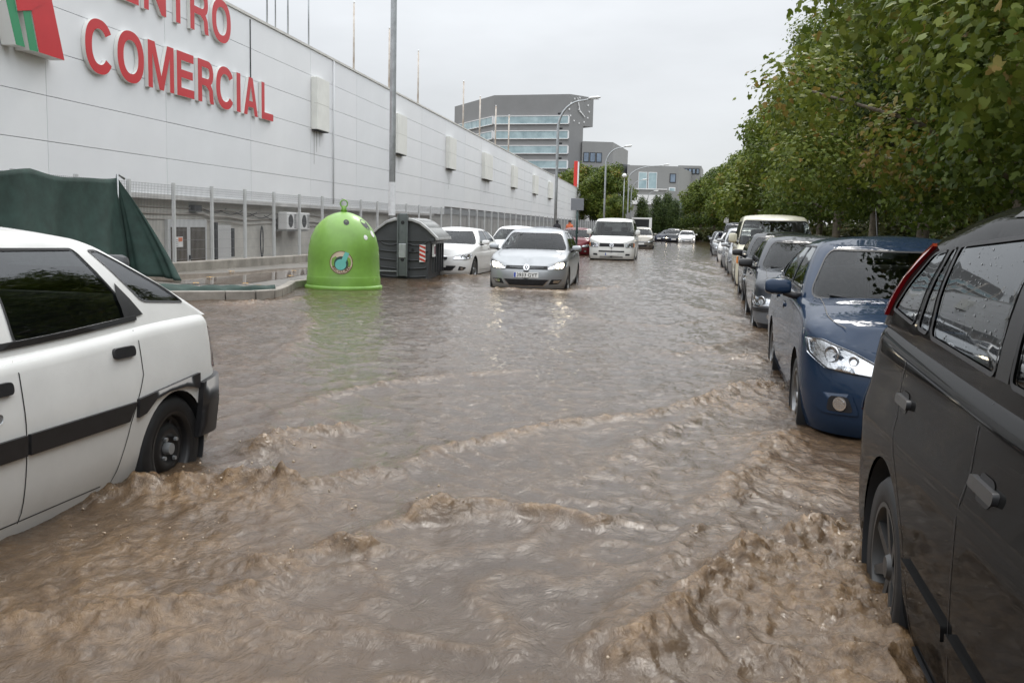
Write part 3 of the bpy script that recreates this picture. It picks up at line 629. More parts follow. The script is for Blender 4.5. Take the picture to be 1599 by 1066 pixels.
block(md, 'side_band', [(4.75, -20.0), (8.6, -8.1), (8.3, -7.9), (4.5, -19.7)], 5.9, 7.7, mat('green_glass', (.03, .07, .05), .1))
block(md, 'parapet_rail', [(-6.1, -22.3), (4.7, -20.1), (4.6, -19.9), (-6, -22.1)], 9.75, 9.95, m_wf)
fr_ = empty('far_office_block', (-5.5, 252, 0), 0, 'far grey office block with a row of small top windows', 'building')
block(fr_, 'block_wall', [(-3.2, 0), (2.6, 1.1), (3, 20), (-3.2, 20)], -1, 17.7, m_g2); winrow(fr_, (-2.6, .11), (2.2, 1.0), 15.6, 17, 5)
tot = empty('totem_sign', (-20.8, 151, 0), 0, 'tall red totem sign rising above the shopping centre roof', 'sign')
MB().box(-.42, .16, -.2, .2, 3, 11.6).build('red_panel', mat('totem_red', (.62, .04, .03), .4), tot, bevel=.03); MB().box(.165, .34, -.2, .2, 3, 11.5).build('white_edge', M_WHITE, tot); MB().box(-.2, .2, -.12, .12, ROAD, 3).build('post', M_GALV, tot)

# ------------------------------------------------------------------ lamp posts, sign
def lamp_post(x, y, H, reach, label, r0_=.085, rise=.35, curved=True, ball=False, m_=None):
    o = empty('street_lamp', (x, y, 0), 0, label, 'street lamp', 'street lamps along the avenue'); m_ = m_ or M_GALV
    MB().lathe([(.19, ROAD), (.19, .25), (.12, .33)], 12).build('base', m_, o, True)
    if curved:
        hs = H-1.9; pts = [(0, 0, .2), (0, 0, hs*.5), (0, 0, hs)]+[(reach*(1-math.cos(a))*.72, 0, hs+(H-hs-.1)*math.sin(a)) for a in np.linspace(.15, math.pi/2, 9)]+[(reach*.95, 0, H+.02)]
        n_ = len(pts); MB().tube(pts, [r0_-(r0_*.55)*i/(n_-1) for i in range(n_)], 10).build('pole', m_, o, True)
        hd = MB(); hd.lathe([(0, 0), (.09, .02), (.15, .2), (.16, .55), (.1, .78), (0, .82)], 12, 'x'); v = [(x_, y_, z_*.55) for x_, y_, z_ in hd.v]
        h_ = newobj('lamp_head', [(reach*.85+x_, y_, H+.05+z_+x_*.08) for x_, y_, z_ in v], hd.f, M_WHITE, o, True); MB().box(reach*.85+.2, reach*.85+.7, -.1, .1, H-.03, H+.0).build('lamp_glass', mat('lamp_diffuser', (.6, .62, .6), .2), h_)
    else:
        MB().tube([(0, 0, .2), (0, 0, H)], [r0_, r0_*.6], 10).build('pole', m_, o, True)
        MB().lathe([(0, H+.5), (.2, H+.42), (.3, H+.2), (.2, H), (0, H-.03)], 14).build('lamp_head', M_WHITE, o, True)
    return o
l1 = lamp_post(-9.45, 28, 10.2, 2.2, 'grey street lamp post with pasted paper behind the grey waste container', .1)
MB().tube([(0, 0, 1.55), (0, 0, 2.55)], .1065, 10, caps=False).build('pasted_paper', mat('pasted_paper', (.72, .73, .74), .7, noise=.15, nscale=9), l1, True)
lamp_post(-10.15, 64, 9.7, 2.3, 'grey street lamp with curved arm in front of the office tower', .1)
lamp_post(-11.0, 102, 9.8, 2.2, 'grey street lamp with curved arm beside the red totem trees', .1)
lamp_post(-11.3, 135, 10.1, 5.5, 'grey street lamp with very long curved arm by the low offices', .1)
lamp_post(-12.1, 150, 8.8, 1.8, 'short curved street lamp before the white canopy band', .09); lamp_post(-10.6, 120, 7.6, 1, 'straight post-top lamp with white globe head by the trees', .06, curved=False)
lamp_post(-10.6, 165, 7.7, 1.2, 'slim street lamp standing before the poplar trees', .08); lamp_post(-10.2, 190, 6.3, 1.0, 'distant slim street lamp between the poplars', .08)
sg = empty('road_sign', (-5.05, 37.2, 0), 0, 'square road sign seen from behind on a dark green post', 'road sign')
MB().tube([(0, 0, ROAD), (0, 0, 2.42)], .045, 10).build('post', mat('green_post', (.02, .05, .045), .4), sg, True); MB().box(-.25, .25, -.07, -.05, 1.98, 2.44).build('sign_plate', mat('sign_back', (.22, .23, .25), .5, .3), sg, bevel=.008); MB().box(-.2, .2, -.05, .05, 2.18, 2.22).build('bracket', M_GALV, sg)
s2 = empty('road_sign', (1.45, 92, 0), 0, 'small pale square sign beyond the end of the parked cars', 'road sign'); MB().tube([(0, 0, ROAD), (0, 0, 2.6)], .04, 8).build('post', M_GALV, s2, True); MB().box(-.22, .22, -.06, -.04, 2.1, 2.6).build('sign_plate', M_WHITE, s2)
# ------------------------------------------------------------------ vehicles
def sup(depth, w, n, k=40):
    a = np.linspace(0, math.pi/2, 400); x = depth*(1-np.cos(a)**(2/n)); y = w*np.sin(a)**(2/n)
    s = np.concatenate([[0], np.cumsum(np.hypot(np.diff(x), np.diff(y)))]); q = np.linspace(0, s[-1], k)
    return np.interp(q, s, x), np.interp(q, s, y)
def outline(x0, x1, w, df, nf, dr, nr, k=28):
    fx, fy = sup(df, w, nf, k); rx, ry = sup(dr, w, nr, k)
    sx = np.linspace(x0+df, x1-dr, 42)[1:-1]
    return np.concatenate([x0+fx, sx, (x1-rx)[::-1]]), np.concatenate([fy, np.full(len(sx), w), ry[::-1]])
def fillet(h, r_):
    t = np.clip(1-h/r_, 0, 1); return r_*(1-np.sqrt(np.maximum(0, 1-t*t)))

class Car:
    def __init__(c, S, name, label, cat, group, loc, rz, paintmat):
        c.S = S; L, w = S['L'], S['W']/2; c.L, c.w = L, w; c.pm = paintmat
        c.root = empty(name, loc, rz, label, cat, group)
        c.zt = pchip(S['top']); c.zb = S.get('zb', .2); c.res = S.get('res', .07)
        x, y = outline(0, L, w, S.get('df', .62), S.get('nf', 2.7), S.get('dr', .45), S.get('nr', 3.4))
        c.bx, c.by = x, y; c.bs = np.concatenate([[0], np.cumsum(np.hypot(np.diff(x), np.diff(y)))]); c.ST = c.bs[-1]
        tx, ty = np.gradient(x, c.bs), np.gradient(y, c.bs); ln = np.hypot(tx, ty); c.nx, c.ny = -ty/ln, tx/ln
        c.nx[0] = -1; c.ny[0] = 0; c.nx[-1] = 1; c.ny[-1] = 0
        zf = c.zt(0); zr = c.zt(L)
        c.pf = pchip(S.get('pf', [(.1, -.14), (.2, -.05), (.28, -.005), (.42, .0), (zf-.16, -.015), (zf, -.10)]))
        c.ps = pchip(S.get('ps', [(.1, -.09), (.2, -.06), (.3, -.025), (.5, -.004), (.68, .0), (.85, -.022), (1.1, -.07), (1.4, -.12)]))
        c.pr = pchip(S.get('pr', [(.1, -.14), (.22, -.05), (.32, .0), (.52, .0), (.58, -.03), (zr, -.06)]))
        c.rf = S.get('rf', .07)
        c.xa = [S['xa'], S['xa']+S['wb']]; c.rw = S['rw']; c.cx = L/2
        g = S['gh']
        z = lambda X: c.zt(X)
        c.g0 = outline(g['x0'], g['x1'], g['w0'], g.get('d0', .42), g.get('n0', 2.6), g.get('e0', .22), g.get('m0', 4.))
        c.g1 = outline(g['X0'], g['X1'], g['w1'], g.get('D0', .30), g.get('n0', 2.6), g.get('E0', .16), g.get('m0', 4.))
        c.gz1 = pchip(g['top'])
        mx_, my_ = (c.g0[0]+c.g1[0])/2, (c.g0[1]+c.g1[1])/2
        c.q = np.concatenate([[0], np.cumsum(np.hypot(np.diff(mx_), np.diff(my_)))]); c.QT = c.q[-1]
        tx, ty = np.gradient(mx_, c.q), np.gradient(my_, c.q); ln = np.hypot(tx, ty); c.gnx, c.gny = -ty/ln, tx/ln
        c.gnx[0] = -1; c.gny[0] = 0; c.gnx[-1] = 1; c.gny[-1] = 0
        c.gb = g.get('bulge', .03); c.rr = g.get('rr', .075); c.gd = g
        c.z0b = c.zt(c.g0[0])-.02
    # lower body surface
    def lm(c, s, z, off=0.):
        s = np.asarray(s, float); sg = np.where(s < 0, -1., 1.); over = np.abs(s)
        sg = np.where(over > c.ST, -sg, sg); s_ = np.where(over > c.ST, 2*c.ST-over, over); z = np.asarray(z, float)
        bx, by = np.interp(s_, c.bs, c.bx), np.interp(s_, c.bs, c.by); nx, ny = np.interp(s_, c.bs, c.nx), np.interp(s_, c.bs, c.ny)
        l = np.hypot(nx, ny); nx, ny = nx/l, ny/l
        wf = np.where(nx < 0, nx*nx, 0); wr = np.where(nx > 0, nx*nx, 0); ws = ny*ny
        o = wf*c.pf(z)+ws*c.ps(z)+wr*c.pr(z)-fillet(c.zt(bx)-z, c.rf)+off
        return np.stack([bx+nx*o-c.cx, (by+ny*o)*sg, z], -1)
    def sx(c, x): return float(np.interp(x, c.bx, c.bs))
    def sy(c, y, rear=False):
        k = 28
        s = float(np.interp(abs(y), c.by[:k], c.bs[:k])) if not rear else c.ST-float(np.interp(abs(y), c.by[-k:][::-1], (c.ST-c.bs[-k:])[::-1]))
        if y < 0: s = -s if not rear else 2*c.ST-s
        return s
    # greenhouse surface: q along the outline, v from belt (0) to roof edge (1)
    def gm(c, q, v, off=0.):
        q = np.asarray(q, float); v = np.asarray(v, float); sg = np.where(q < 0, -1., 1.); qa = np.abs(q); sg = np.where(qa > c.QT, -sg, sg); qa = np.where(qa > c.QT, 2*c.QT-qa, qa)
        I = lambda a: np.interp(qa, c.q, a)
        x = I(c.g0[0])*(1-v)+I(c.g1[0])*v; y = I(c.g0[1])*(1-v)+I(c.g1[1])*v; nx, ny = I(c.gnx), I(c.gny); l = np.hypot(nx, ny); nx, ny = nx/l, ny/l
        z0 = I(c.z0b); z1 = c.gz1(I(c.g1[0])); z = z0+(z1-z0)*v
        o = c.gb*4*v*(1-v)-fillet((1-v)*(z1-z0), c.rr)+off
        return np.stack([x+nx*o-c.cx, (y+ny*o)*sg, z], -1)
    def gside(c, x, z):                                  # side-view point -> (q, v)
        v = .5
        for _ in range(6):
            xq = c.g0[0]*(1-v)+c.g1[0]*v; q = float(np.interp(x, xq, c.q))
            z0 = np.interp(q, c.q, c.z0b); z1 = c.gz1(np.interp(q, c.q, c.g1[0])); v = float(np.clip((z-z0)/(z1-z0), .0, .99))
        return q, v
    def mirror_build(c, name, P, F, m, parent, smooth=True):
        n = len(P); P2 = P.copy(); P2[:, 1] *= -1; V = np.concatenate([P, P2]); FF = [tuple(f) for f in F]+[tuple(i+n for i in f[::-1]) for f in F]
        o = newobj(name, V, FF, m, parent); bm = bmesh.new(); bm.from_mesh(o.data)
        bmesh.ops.remove_doubles(bm, verts=bm.verts, dist=.0015)
        bmesh.ops.recalc_face_normals(bm, faces=bm.faces)
        for f in bm.faces: f.smooth = smooth
        bm.to_mesh(o.data); bm.free(); return o
    def build_body(c):
        S = c.S; Ra = c.rw+S.get('arch', .055); zb = c.zb; zw = c.rw
        # ---- lower skin
        bot = []; s0 = 0.
        for xw in c.xa:
            sw = c.sx(xw); a0 = math.asin(max(-1, (zb-zw)/Ra))
            th = np.linspace(math.pi-a0, a0, 26); arc = [(sw+Ra*math.cos(t), zw+Ra*math.sin(t)) for t in th]
            bot += [(s, zb) for s in np.arange(s0, arc[0][0]-.03, .07)]+arc; s0 = arc[-1][0]+.07
        bot += [(s, zb) for s in np.arange(s0, c.ST-.02, .07)]+[(c.ST, zb)]
        ss = np.unique(np.concatenate([np.linspace(0, c.ST, int(c.ST/c.res)), c.bs])); ss = ss[np.concatenate([[True], np.diff(ss) > .012])]; ss[-1] = c.ST
        topz = c.zt(np.interp(ss, c.bs, c.bx)); top = [(s, z) for s, z in zip(ss, topz)]
        outer = bot+top[::-1]; pts = []
        K = max(5, int(.75/c.res))
        for s, z1 in zip(ss[1:-1], topz[1:-1]):
            zz = list(np.linspace(zb, z1-c.rf*1.05, K)[1:])+[z1-c.rf*t for t in (.75, .5, .28, .1)]
            for z in zz:
                if all(math.hypot(s-c.sx(xw), z-zw) > Ra+.025 for xw in c.xa): pts.append((s, z))
        vv, ff = cdt(outer, (), pts); P = c.lm(vv[:, 0], vv[:, 1]); P[(vv[:, 0] < 1e-4) | (vv[:, 0] > c.ST-1e-4), 1] = 0
        Vs = [P]; Fs = [ff]; nb = len(P)
        # ---- deck (bonnet, cowl, boot lid) with an opening under the greenhouse
        T = c.lm(ss, topz); T[0, 1] = T[-1, 1] = 0; ed = T[:, :2]
        closing = [(x, 0.) for x in np.linspace(ed[-1][0], ed[0][0], int(c.L/.1))[1:-1]]
        outer2 = [tuple(p) for p in ed]+closing; gx, gy = c.g0[0]-c.cx, c.g0[1]
        hole = [(gx[0], -.01)]+[(a, b) for a, b in zip(gx, gy)]+[(gx[-1], -.01)]
        G = [(x, y) for x in np.arange(-c.L/2+.05, c.L/2, .08) for y in np.arange(.05, c.w, .08)]
        G = np.array(G); ins = inpoly(G, outer2)
        dd = np.min(np.hypot(G[:, None, 0]-ed[None, :, 0], G[:, None, 1]-ed[None, :, 1]), 1); G = G[ins & (dd > .04)]
        vv, ff = cdt(outer2, [hole], [tuple(g) for g in G])
        dd = np.min(np.hypot(vv[:, None, 0]-ed[None, :, 0], vv[:, None, 1]-ed[None, :, 1]), 1); dd = np.where(dd < .004, 0, dd)
        zd = np.where(dd == 0, 0, c.S.get('crown', .045)*(1-np.exp(-dd/.22)))
        j = np.argmin(np.hypot(vv[:, None, 0]-ed[None, :, 0], vv[:, None, 1]-ed[None, :, 1]), 1)
        z = np.where(dd == 0, topz[j], c.zt(vv[:, 0]+c.cx)+zd)
        Vs.append(np.stack([vv[:, 0], vv[:, 1], z], 1)); Fs.append(ff+nb); nb += len(vv)
        c.mirror_build('body', np.concatenate(Vs), np.concatenate(Fs), c.pm, c.root)
        # ---- greenhouse pillars and roof
        holes = []; c.wins = []
        H = float(np.mean(c.gz1(c.g1[0])-c.z0b)); c.H = H; g = c.gd
        def win(poly, name, r_=.045, tint=None):
            p = roundpoly(poly, r_); holes.append(p); c.wins.append((p, name, tint))
        qf = c.q[27]; qr = c.QT-c.q[-28]
        a = g.get('ws', (.80, .74, .07, .90)); win([(-.3, a[2]*H), (a[0]*qf, a[2]*H), (a[1]*qf, a[3]*H), (-.3, a[3]*H)], 'windscreen', .08)
        a = g.get('rs', (.80, .76, .10, .86)); win([(c.QT+.3, a[2]*H), (c.QT-a[0]*qr, a[2]*H), (c.QT-a[1]*qr, a[3]*H), (c.QT+.3, a[3]*H)], 'rear_window', .06, 'dark')
        for i, poly in enumerate(c.S['side']):
            win([(lambda t: (t[0], t[1]*H))(c.gside(x, z)) for x, z in densify(poly, .12)], 'side_window', .03, c.S.get('tint'))
        outer = [(q, 0.) for q in c.q]+[(q, H) for q in c.q[::-1]]
        outer = [(q, 0.) for q in c.q]+[(c.QT, h) for h in np.linspace(0, H, 9)[1:-1]]+[(q, H) for q in c.q[::-1]]+[(0, h) for h in np.linspace(H, 0, 9)[1:-1]]
        vsr = list(np.linspace(.08, 1-c.rr/H*1.05, 7))+[1-c.rr/H*t for t in (.75, .5, .28, .1)]
        pts = [(q, v*H) for q in c.q[1:-1] for v in vsr]
        P_ = np.array(pts); keep = np.ones(len(P_), bool)
        for h in holes: keep &= ~inpoly(P_, offpoly(h, .012))
        clipped = []
        for h in holes:
            clipped.append([(min(max(q, 0.), c.QT), z) for q, z in h])
        vv, ff = cdt(outer, holes=[], pts=[tuple(p) for p in P_[keep]]+[]) if False else cdt(outer, clipped, [tuple(p) for p in P_[keep]])
        P = c.gm(vv[:, 0], vv[:, 1]/H); P[(vv[:, 0] < 1e-4) | (vv[:, 0] > c.QT-1e-4), 1] = 0
        nb = len(P); Vs = [P]; Fs = [ff]
        E = c.gm(c.q, np.ones(len(c.q))); E[0, 1] = E[-1, 1] = 0; ed = E[:, :2]
        closing = [(x, 0.) for x in np.linspace(ed[-1][0], ed[0][0], 14)[1:-1]]; outer2 = [tuple(p) for p in ed]+closing
        G = np.array([(x, y) for x in np.arange(ed[0][0]+.05, ed[-1][0], .09) for y in np.arange(.05, c.w, .09)])
        dd = np.min(np.hypot(G[:, None, 0]-ed[None, :, 0], G[:, None, 1]-ed[None, :, 1]), 1); G = G[inpoly(G, outer2) & (dd > .04)]
        vv, ff = cdt(outer2, (), [tuple(p) for p in G])
        D = np.hypot(vv[:, None, 0]-ed[None, :, 0], vv[:, None, 1]-ed[None, :, 1]); j = np.argmin(D, 1); dd = D.min(1)
        zr_ = np.where(dd < .004, E[j, 2], c.gz1(vv[:, 0]+c.cx)+c.S.get('rcrown', .05)*(1-np.exp(-dd/.3)))
        Vs.append(np.stack([vv[:, 0], vv[:, 1], zr_], 1)); Fs.append(ff+nb)
        c.mirror_build('roof', np.concatenate(Vs), np.concatenate(Fs), c.S.get('roofmat') or c.pm, c.root)
        # ---- panes and seals
        for p, name, tint in c.wins:
            gl = M_GLASS_DARK if tint == 'dark' else M_GLASS_SIDE if name == 'side_window' else M_GLASS
            centre = name != 'side_window'
            if centre:
                if name == 'windscreen': full = [(q, z) for q, z in p if q > 0]; full = full+[(-q, z) for q, z in full[::-1]]
                else: full = [(q, z) for q, z in p if q < c.QT]; full = full+[(2*c.QT-q, z) for q, z in full[::-1]]
                full = densify(full, .12)
                vv, ff = cdt(full, (), gridpts(full, .09)); P = c.gm(vv[:, 0], vv[:, 1]/H, -.004)
                o = newobj(name, P, ff, gl, c.root, True); c.fix_out(o); c.ring('window_seal', full, o)
            else:
                vv, ff = cdt(p, (), gridpts(p, .09)); P = c.gm(vv[:, 0], vv[:, 1]/H, -.004)
                for sgn in (1, -1):
                    Q = P.copy(); Q[:, 1] *= sgn; o = newobj(name, Q, ff, gl, c.root, True); c.fix_out(o); c.ring('window_seal', p, o, sgn)
        # ---- wheels, underside, interior
        wl = c.make_wheel()
        first = True
        for xw in c.xa:
            for sgn in (1, -1):
                t = wl if first else copy_tree(wl, c.root); first = False
                t.location = (xw-c.cx, sgn*(c.w-.115), c.rw); t.rotation_euler = (0, random.uniform(0, 1.2), 0 if sgn > 0 else math.pi)
                mb = MB(); prof = [(Ra-.004, .02), (Ra, -.33)]; n = 22; v = []; f = []
                for r_, h in prof:
                    for k in range(n+1):
                        an = math.pi*(-.12+1.24*k/n); v.append((xw-c.cx+r_*math.cos(an), sgn*(c.w-.03+h), c.rw+r_*math.sin(an)))
                for k in range(n): f.append((k, k+1, n+2+k, n+1+k))
                f.append(tuple(range(n+1, 2*n+2)))
                mb.add(v, f).build('wheel_arch_liner', M_DARK, c.root, True)
        mb = MB(); mb.box(.35-c.cx, c.L-.35-c.cx, -c.w+.36, c.w-.36, c.zb+.02, c.zb+.14)
        mb.box(c.xa[0]+Ra+.06-c.cx, c.xa[1]-Ra-.06-c.cx, -c.w+.13, c.w-.13, c.zb+.01, c.zb+.1); mb.build('underbody', M_DARK, c.root)
        if S.get('cabin', True): c.cabin()
    def fix_out(c, o):
        me = o.data; n = 0.
        for p in me.polygons: n += p.normal.dot(Vector((p.center.x*.6, p.center.y, .15)))
        if n < 0: me.flip_normals()
    def ring(c, name, p, parent, sgn=1, mp=None, grow=.004, inset=.008, m=None):
        H = c.H; a = np.array(offpoly(p, grow)); b = np.array(offpoly(p, -inset)); n = len(a)
        P = np.concatenate([c.gm(a[:, 0], a[:, 1]/H, .004), c.gm(b[:, 0], b[:, 1]/H, .002)]); P[:, 1] *= sgn
        o = newobj(name, P, [(i, (i+1) % n, n+(i+1) % n, n+i) for i in range(n)], m or M_BLACK, parent, True); c.fix_out(o); return o
    def patch(c, name, poly, m, off=.004, thick=.0, step=.06, parent=None, sgn=1, mp=None, smooth=True, dens=.06):
        mp = mp or c.lm; poly = densify(poly, dens); vv, ff = cdt(poly, (), gridpts(poly, step)); P = mp(vv[:, 0], vv[:, 1], off); F = [tuple(f) for f in ff]
        if thick:
            n = len(P); pl = np.array(poly); A = mp(pl[:, 0], pl[:, 1], off); B = mp(pl[:, 0], pl[:, 1], off-thick); k = len(pl)
            P = np.concatenate([P, A, B]); F += [(n+i, n+(i+1) % k, n+k+(i+1) % k, n+k+i) for i in range(k)]
        P = P.copy(); P[:, 1] *= sgn
        o = newobj(name, P, F, m, parent or c.root, False); bm = bmesh.new(); bm.from_mesh(o.data)
        bmesh.ops.remove_doubles(bm, verts=bm.verts, dist=.0004)
        bmesh.ops.recalc_face_normals(bm, faces=bm.faces); bm.to_mesh(o.data); bm.free(); c.fix_out(o); autosmooth(o, 40); return o
    def line(c, name, pts, wd, m, off=.0015, sgn=1, parent=None, mp=None):
        mp = mp or c.lm; P = np.array(densify_open(pts, .05)); t = np.gradient(P, axis=0); t /= np.linalg.norm(t, axis=1)[:, None]+1e-9; nn = np.stack([-t[:, 1], t[:, 0]], 1)*wd/2
        A, B = P+nn, P-nn; V = np.concatenate([mp(A[:, 0], A[:, 1], off), mp(B[:, 0], B[:, 1], off)]); V[:, 1] *= sgn; n = len(P)
        o = newobj(name, V, [(i, i+1, n+i+1, n+i) for i in range(n-1)], m, parent or c.root, True); c.fix_out(o); return o
    def F(c, y, z): return (c.sy(y), z)
    def B(c, y, z): return (c.sy(y, True), z)
    def D(c, x, z): return (c.sx(x), z)
    def make_wheel(c):
        r_ = c.rw; ri = r_*.68; w = .19; root = empty('wheel'); root.parent = c.root
        mb = MB(); mb.lathe([(ri-.01, -w/2+.01), (ri+.01, -w/2), (r_-.03, -w/2-.004), (r_-.008, -w/2+.02), (r_, -w/2+.04), (r_, w/2-.04), (r_-.008, w/2-.02), (r_-.03, w/2+.004), (ri+.01, w/2), (ri-.01, w/2-.01)], 44, 'y')
        for gy in (-.04, 0., .04): mb.lathe([(r_+.001, gy-.004), (r_+.0035, gy), (r_+.001, gy+.004)], 44, 'y')
        mb.build('tyre', M_RUBBER, root, True)
        k = c.S.get('rim', 'alloy'); y1 = w/2-.012; mb = MB()
        mb.lathe([(ri+.004, y1+.012), (ri-.012, y1+.012), (ri-.022, y1-.01), (ri-.03, -w/2+.02), (ri*.3, -w/2+.02)], 40, 'y')
        if k == 'steel':
            mb.lathe([(ri-.02, y1-.03), (ri*.80, y1-.05), (ri*.62, y1-.012), (ri*.42, y1-.008), (ri*.30, y1-.03), (.0, y1-.03)], 40, 'y')
            rim = mb.build('rim', M_STEEL_BLACK, root, True); hb = MB()
            for i in range(10):
                a = 2*math.pi*i/10; hb.lathe([(.0, y1-.024), (.017, y1-.026)], 10, 'y', c=(ri*.71*math.cos(a), 0, ri*.71*math.sin(a)))
            hb.build('wheel_slots', M_INK, rim); nb = MB()
            for i in range(4):
                a = 2*math.pi*i/4; nb.lathe([(.0, y1+.004), (.011, y1+.004), (.012, y1-.012)], 6, 'y', c=(ri*.36*math.cos(a), 0, ri*.36*math.sin(a)))
            nb.lathe([(0, y1+.006), (.03, y1+.004), (.034, y1-.03)], 16, 'y'); nb.build('wheel_nuts', M_GALV, rim)
        else:
            ns = c.S.get('spokes', 5); 
            for i in range(ns):
                for dlt in ((-.13, .13) if ns <= 5 else (0,)):
                    a = 2*math.pi*i/ns+dlt; e = 2*math.pi*i/ns+dlt*1.7; ca, sa = math.cos(a), math.sin(a); ce, se = math.cos(e), math.sin(e)
                    i0, o0 = ri*.16, ri-.012; wi, wo_ = .022, .016
                    v = []
                    for (rr_, cc, s_, ww, yy) in ((i0, ca, sa, wi, y1-.012), (o0, ce, se, wo_, y1+.004)):
                        for sg, dy in ((-1, 0), (1, 0), (1, -.03), (-1, -.03)): v.append((rr_*cc-sg*ww*s_, yy+dy, rr_*s_+sg*ww*cc))
                    mb.add(v, [(0, 1, 5, 4), (1, 2, 6, 5), (2, 3, 7, 6), (3, 0, 4, 7), (4, 5, 6, 7)])
            mb.lathe([(0, y1+.006), (ri*.17, y1+.004), (ri*.24, y1-.02)], 24, 'y')
            rim = mb.build('rim', c.S.get('rimmat', M_ALLOY), root); autosmooth(rim, 40)
            MB().lathe([(0, -.02), (ri-.03, -.02)], 24, 'y').build('brake_disc', M_DARK, rim)
        return root
    def cabin(c):
        g = c.gd; x0 = g['x0']-c.cx; z0 = float(c.zt(g['x0'])); wi = g['w0']-.07
        mb = MB(); xa, xb = c.xa[0]+.25-c.cx, g['x1']-.12-c.cx
        mb.box(xa, xb, -wi, wi, .28, .34); mb.box(xa, xa+.03, -wi, wi, .3, z0-.02); mb.box(xb-.03, xb, -wi, wi, .3, z0-.05)
        mb.box(xa, xb, wi-.01, wi+.02, .3, z0-.03); mb.box(xa, xb, -wi-.02, -wi+.01, .3, z0-.03); mb.build('cabin_lining', M_DARK, c.root)
        zc = z0-.03; mb = MB(); mb.xprism([(x0+.02, zc-.25), (x0+.02, zc-.01), (x0+.30, zc+.02), (x0+.62, zc), (x0+.68, zc-.1), (x0+.6, zc-.3)], -wi+.02, wi-.02); mb.build('dashboard', M_DARK, c.root, bevel=.02)
        mb = MB(); sx_ = x0+.80; yy = wi*.48
        n = 20; mb.tube([(sx_+.05*math.cos(2*math.pi*k/n)*.6, yy*-1+.18*math.sin(2*math.pi*k/n), zc-.02+.16*math.cos(2*math.pi*k/n)) for k in range(n+1)], .014, 6)
        mb.tube([(sx_-.15, -yy, zc-.1), (sx_, -yy, zc-.02)], .03, 6); mb.build('steering_wheel', M_BLACK, c.root, True)
        def seat(x, y, w, name):
            zf = .34+max(0, (z0-.95)*.6); hh = z0+.22-zf
            mb = MB(); mb.xprism([(x, zf), (x+.5, zf-.02), (x+.5, zf+.18), (x+.02, zf+.22)], y-w/2, y+w/2)
            mb.xprism([(x+.42, zf+.1), (x+.56, zf+.1), (x+.72, zf+hh-.02), (x+.6, zf+hh)], y-w/2+.02, y+w/2-.02)
            for hy in ((y,) if w < .8 else (y-.36, y+.36)): mb.xprism([(x+.63, zf+hh+.01), (x+.72, zf+hh+.0), (x+.76, zf+hh+.19), (x+.68, zf+hh+.2)], hy-.13, hy+.13)
            mb.build(name, M_SEAT, c.root, bevel=.04)
        sxs = x0+1.0
        seat(sxs, yy, .5, 'front_seat'); seat(sxs, -yy, .5, 'front_seat')
        if c.xa[1]-c.cx-.35 > sxs+.7: seat(c.xa[1]-c.cx-.55, 0, wi*1.75, 'rear_seat')
    def mirror(c, x, z, size=(.10, .2, .13), m=None):
        m = m or c.pm
        for sgn in (1, -1):
            y0 = c.w*.93; mb = MB(); a, b, h = size; X = x-c.cx
            vs_ = []
            for i, (t, k) in enumerate(((0., .82), (.3, 1.), (.75, .98), (1., .72))):
                yy = sgn*(y0+.05+b*t)
                for (dx, dz) in ((-.5, -.35), (-.55, .1), (-.3, .45), (.3, .5), (.5, .42), (.5, -.4), (.1, -.5)): vs_.append((X+a*dx*(1 if dx > 0 else k), yy, z+h*dz*k))
            f = []
            for i in range(3):
                for k in range(7): f.append((i*7+k, i*7+(k+1) % 7, i*7+7+(k+1) % 7, i*7+7+k))
            f += [tuple(range(6, -1, -1)), tuple(range(21, 28))]
            if sgn < 0: f = [q[::-1] for q in f]
            o = mb.add(vs_, f).build('wing_mirror', m, c.root, bevel=.018); o.modifiers['bevel'].segments = 3; autosmooth(o, 60)
            MB().box(X+a*.5+.002, X+a*.5+.006, sgn*(y0+.07)-.0 if sgn > 0 else -(y0+.05+b*.95), (y0+.05+b*.95) if sgn > 0 else -(y0+.07), z-h*.32, z+h*.36).build('mirror_glass', M_CHROME, o)
            MB().tube([(X+.01, sgn*(y0-.08), z-h*.55), (X, sgn*(y0+.03), z-h*.5), (X, sgn*(y0+.1), z-h*.3)], [.03, .028, .03], 8).build('mirror_arm', M_BLACK, o, True)
    def handle(c, x, z, m, lw=.17, lh=.035, recess=True):
        for sgn in (1, -1):
            s = c.sx(x); rp = roundpoly([(s-lw*.32, z-.035), (s+lw*.30, z-.035), (s+lw*.30, z+.032), (s-lw*.32, z+.032)], .03, 4)
            par = None
            if recess: c.patch('handle_recess', rp, M_INK, .0025, 0, .05, None, sgn)
            hp = roundpoly([(s-lw/2, z-lh/2), (s+lw/2, z-lh/2), (s+lw/2, z+lh/2), (s-lw/2, z+lh/2)], lh*.45, 4)
            c.patch('door_handle', hp, m, .015, .015, .03, None, sgn, dens=.02)
    def seams(c, lines, gl=()):
        for sgn in (1, -1):
            for ln_ in lines: c.line('door_gap', [c.D(x, z) for x, z in ln_], .0065, M_INK, .0015, sgn)
    def plate(c, z, text=None, rear=False, h=.11, wd=.52):
        s = lambda y: c.sy(y, rear)
        o = c.patch('number_plate', [(s(-wd/2), z-h/2), (s(wd/2), z-h/2), (s(wd/2), z+h/2), (s(-wd/2), z+h/2)][::(1 if not rear else -1)], M_PLATE, .014, .012, .1)
        k = -1 if not rear else 1
        # seen from in front of the car, its +y side is at the viewer's right when it faces us (front) 
        c.patch('country_strip', [(s(k*-wd/2+k*.006), z-h/2+.006), (s(k*-wd/2+k*.045), z-h/2+.006), (s(k*-wd/2+k*.045), z+h/2-.006), (s(k*-wd/2+k*.006), z+h/2-.006)], M_PLATE_BLUE, .0158, .001, .1, o)
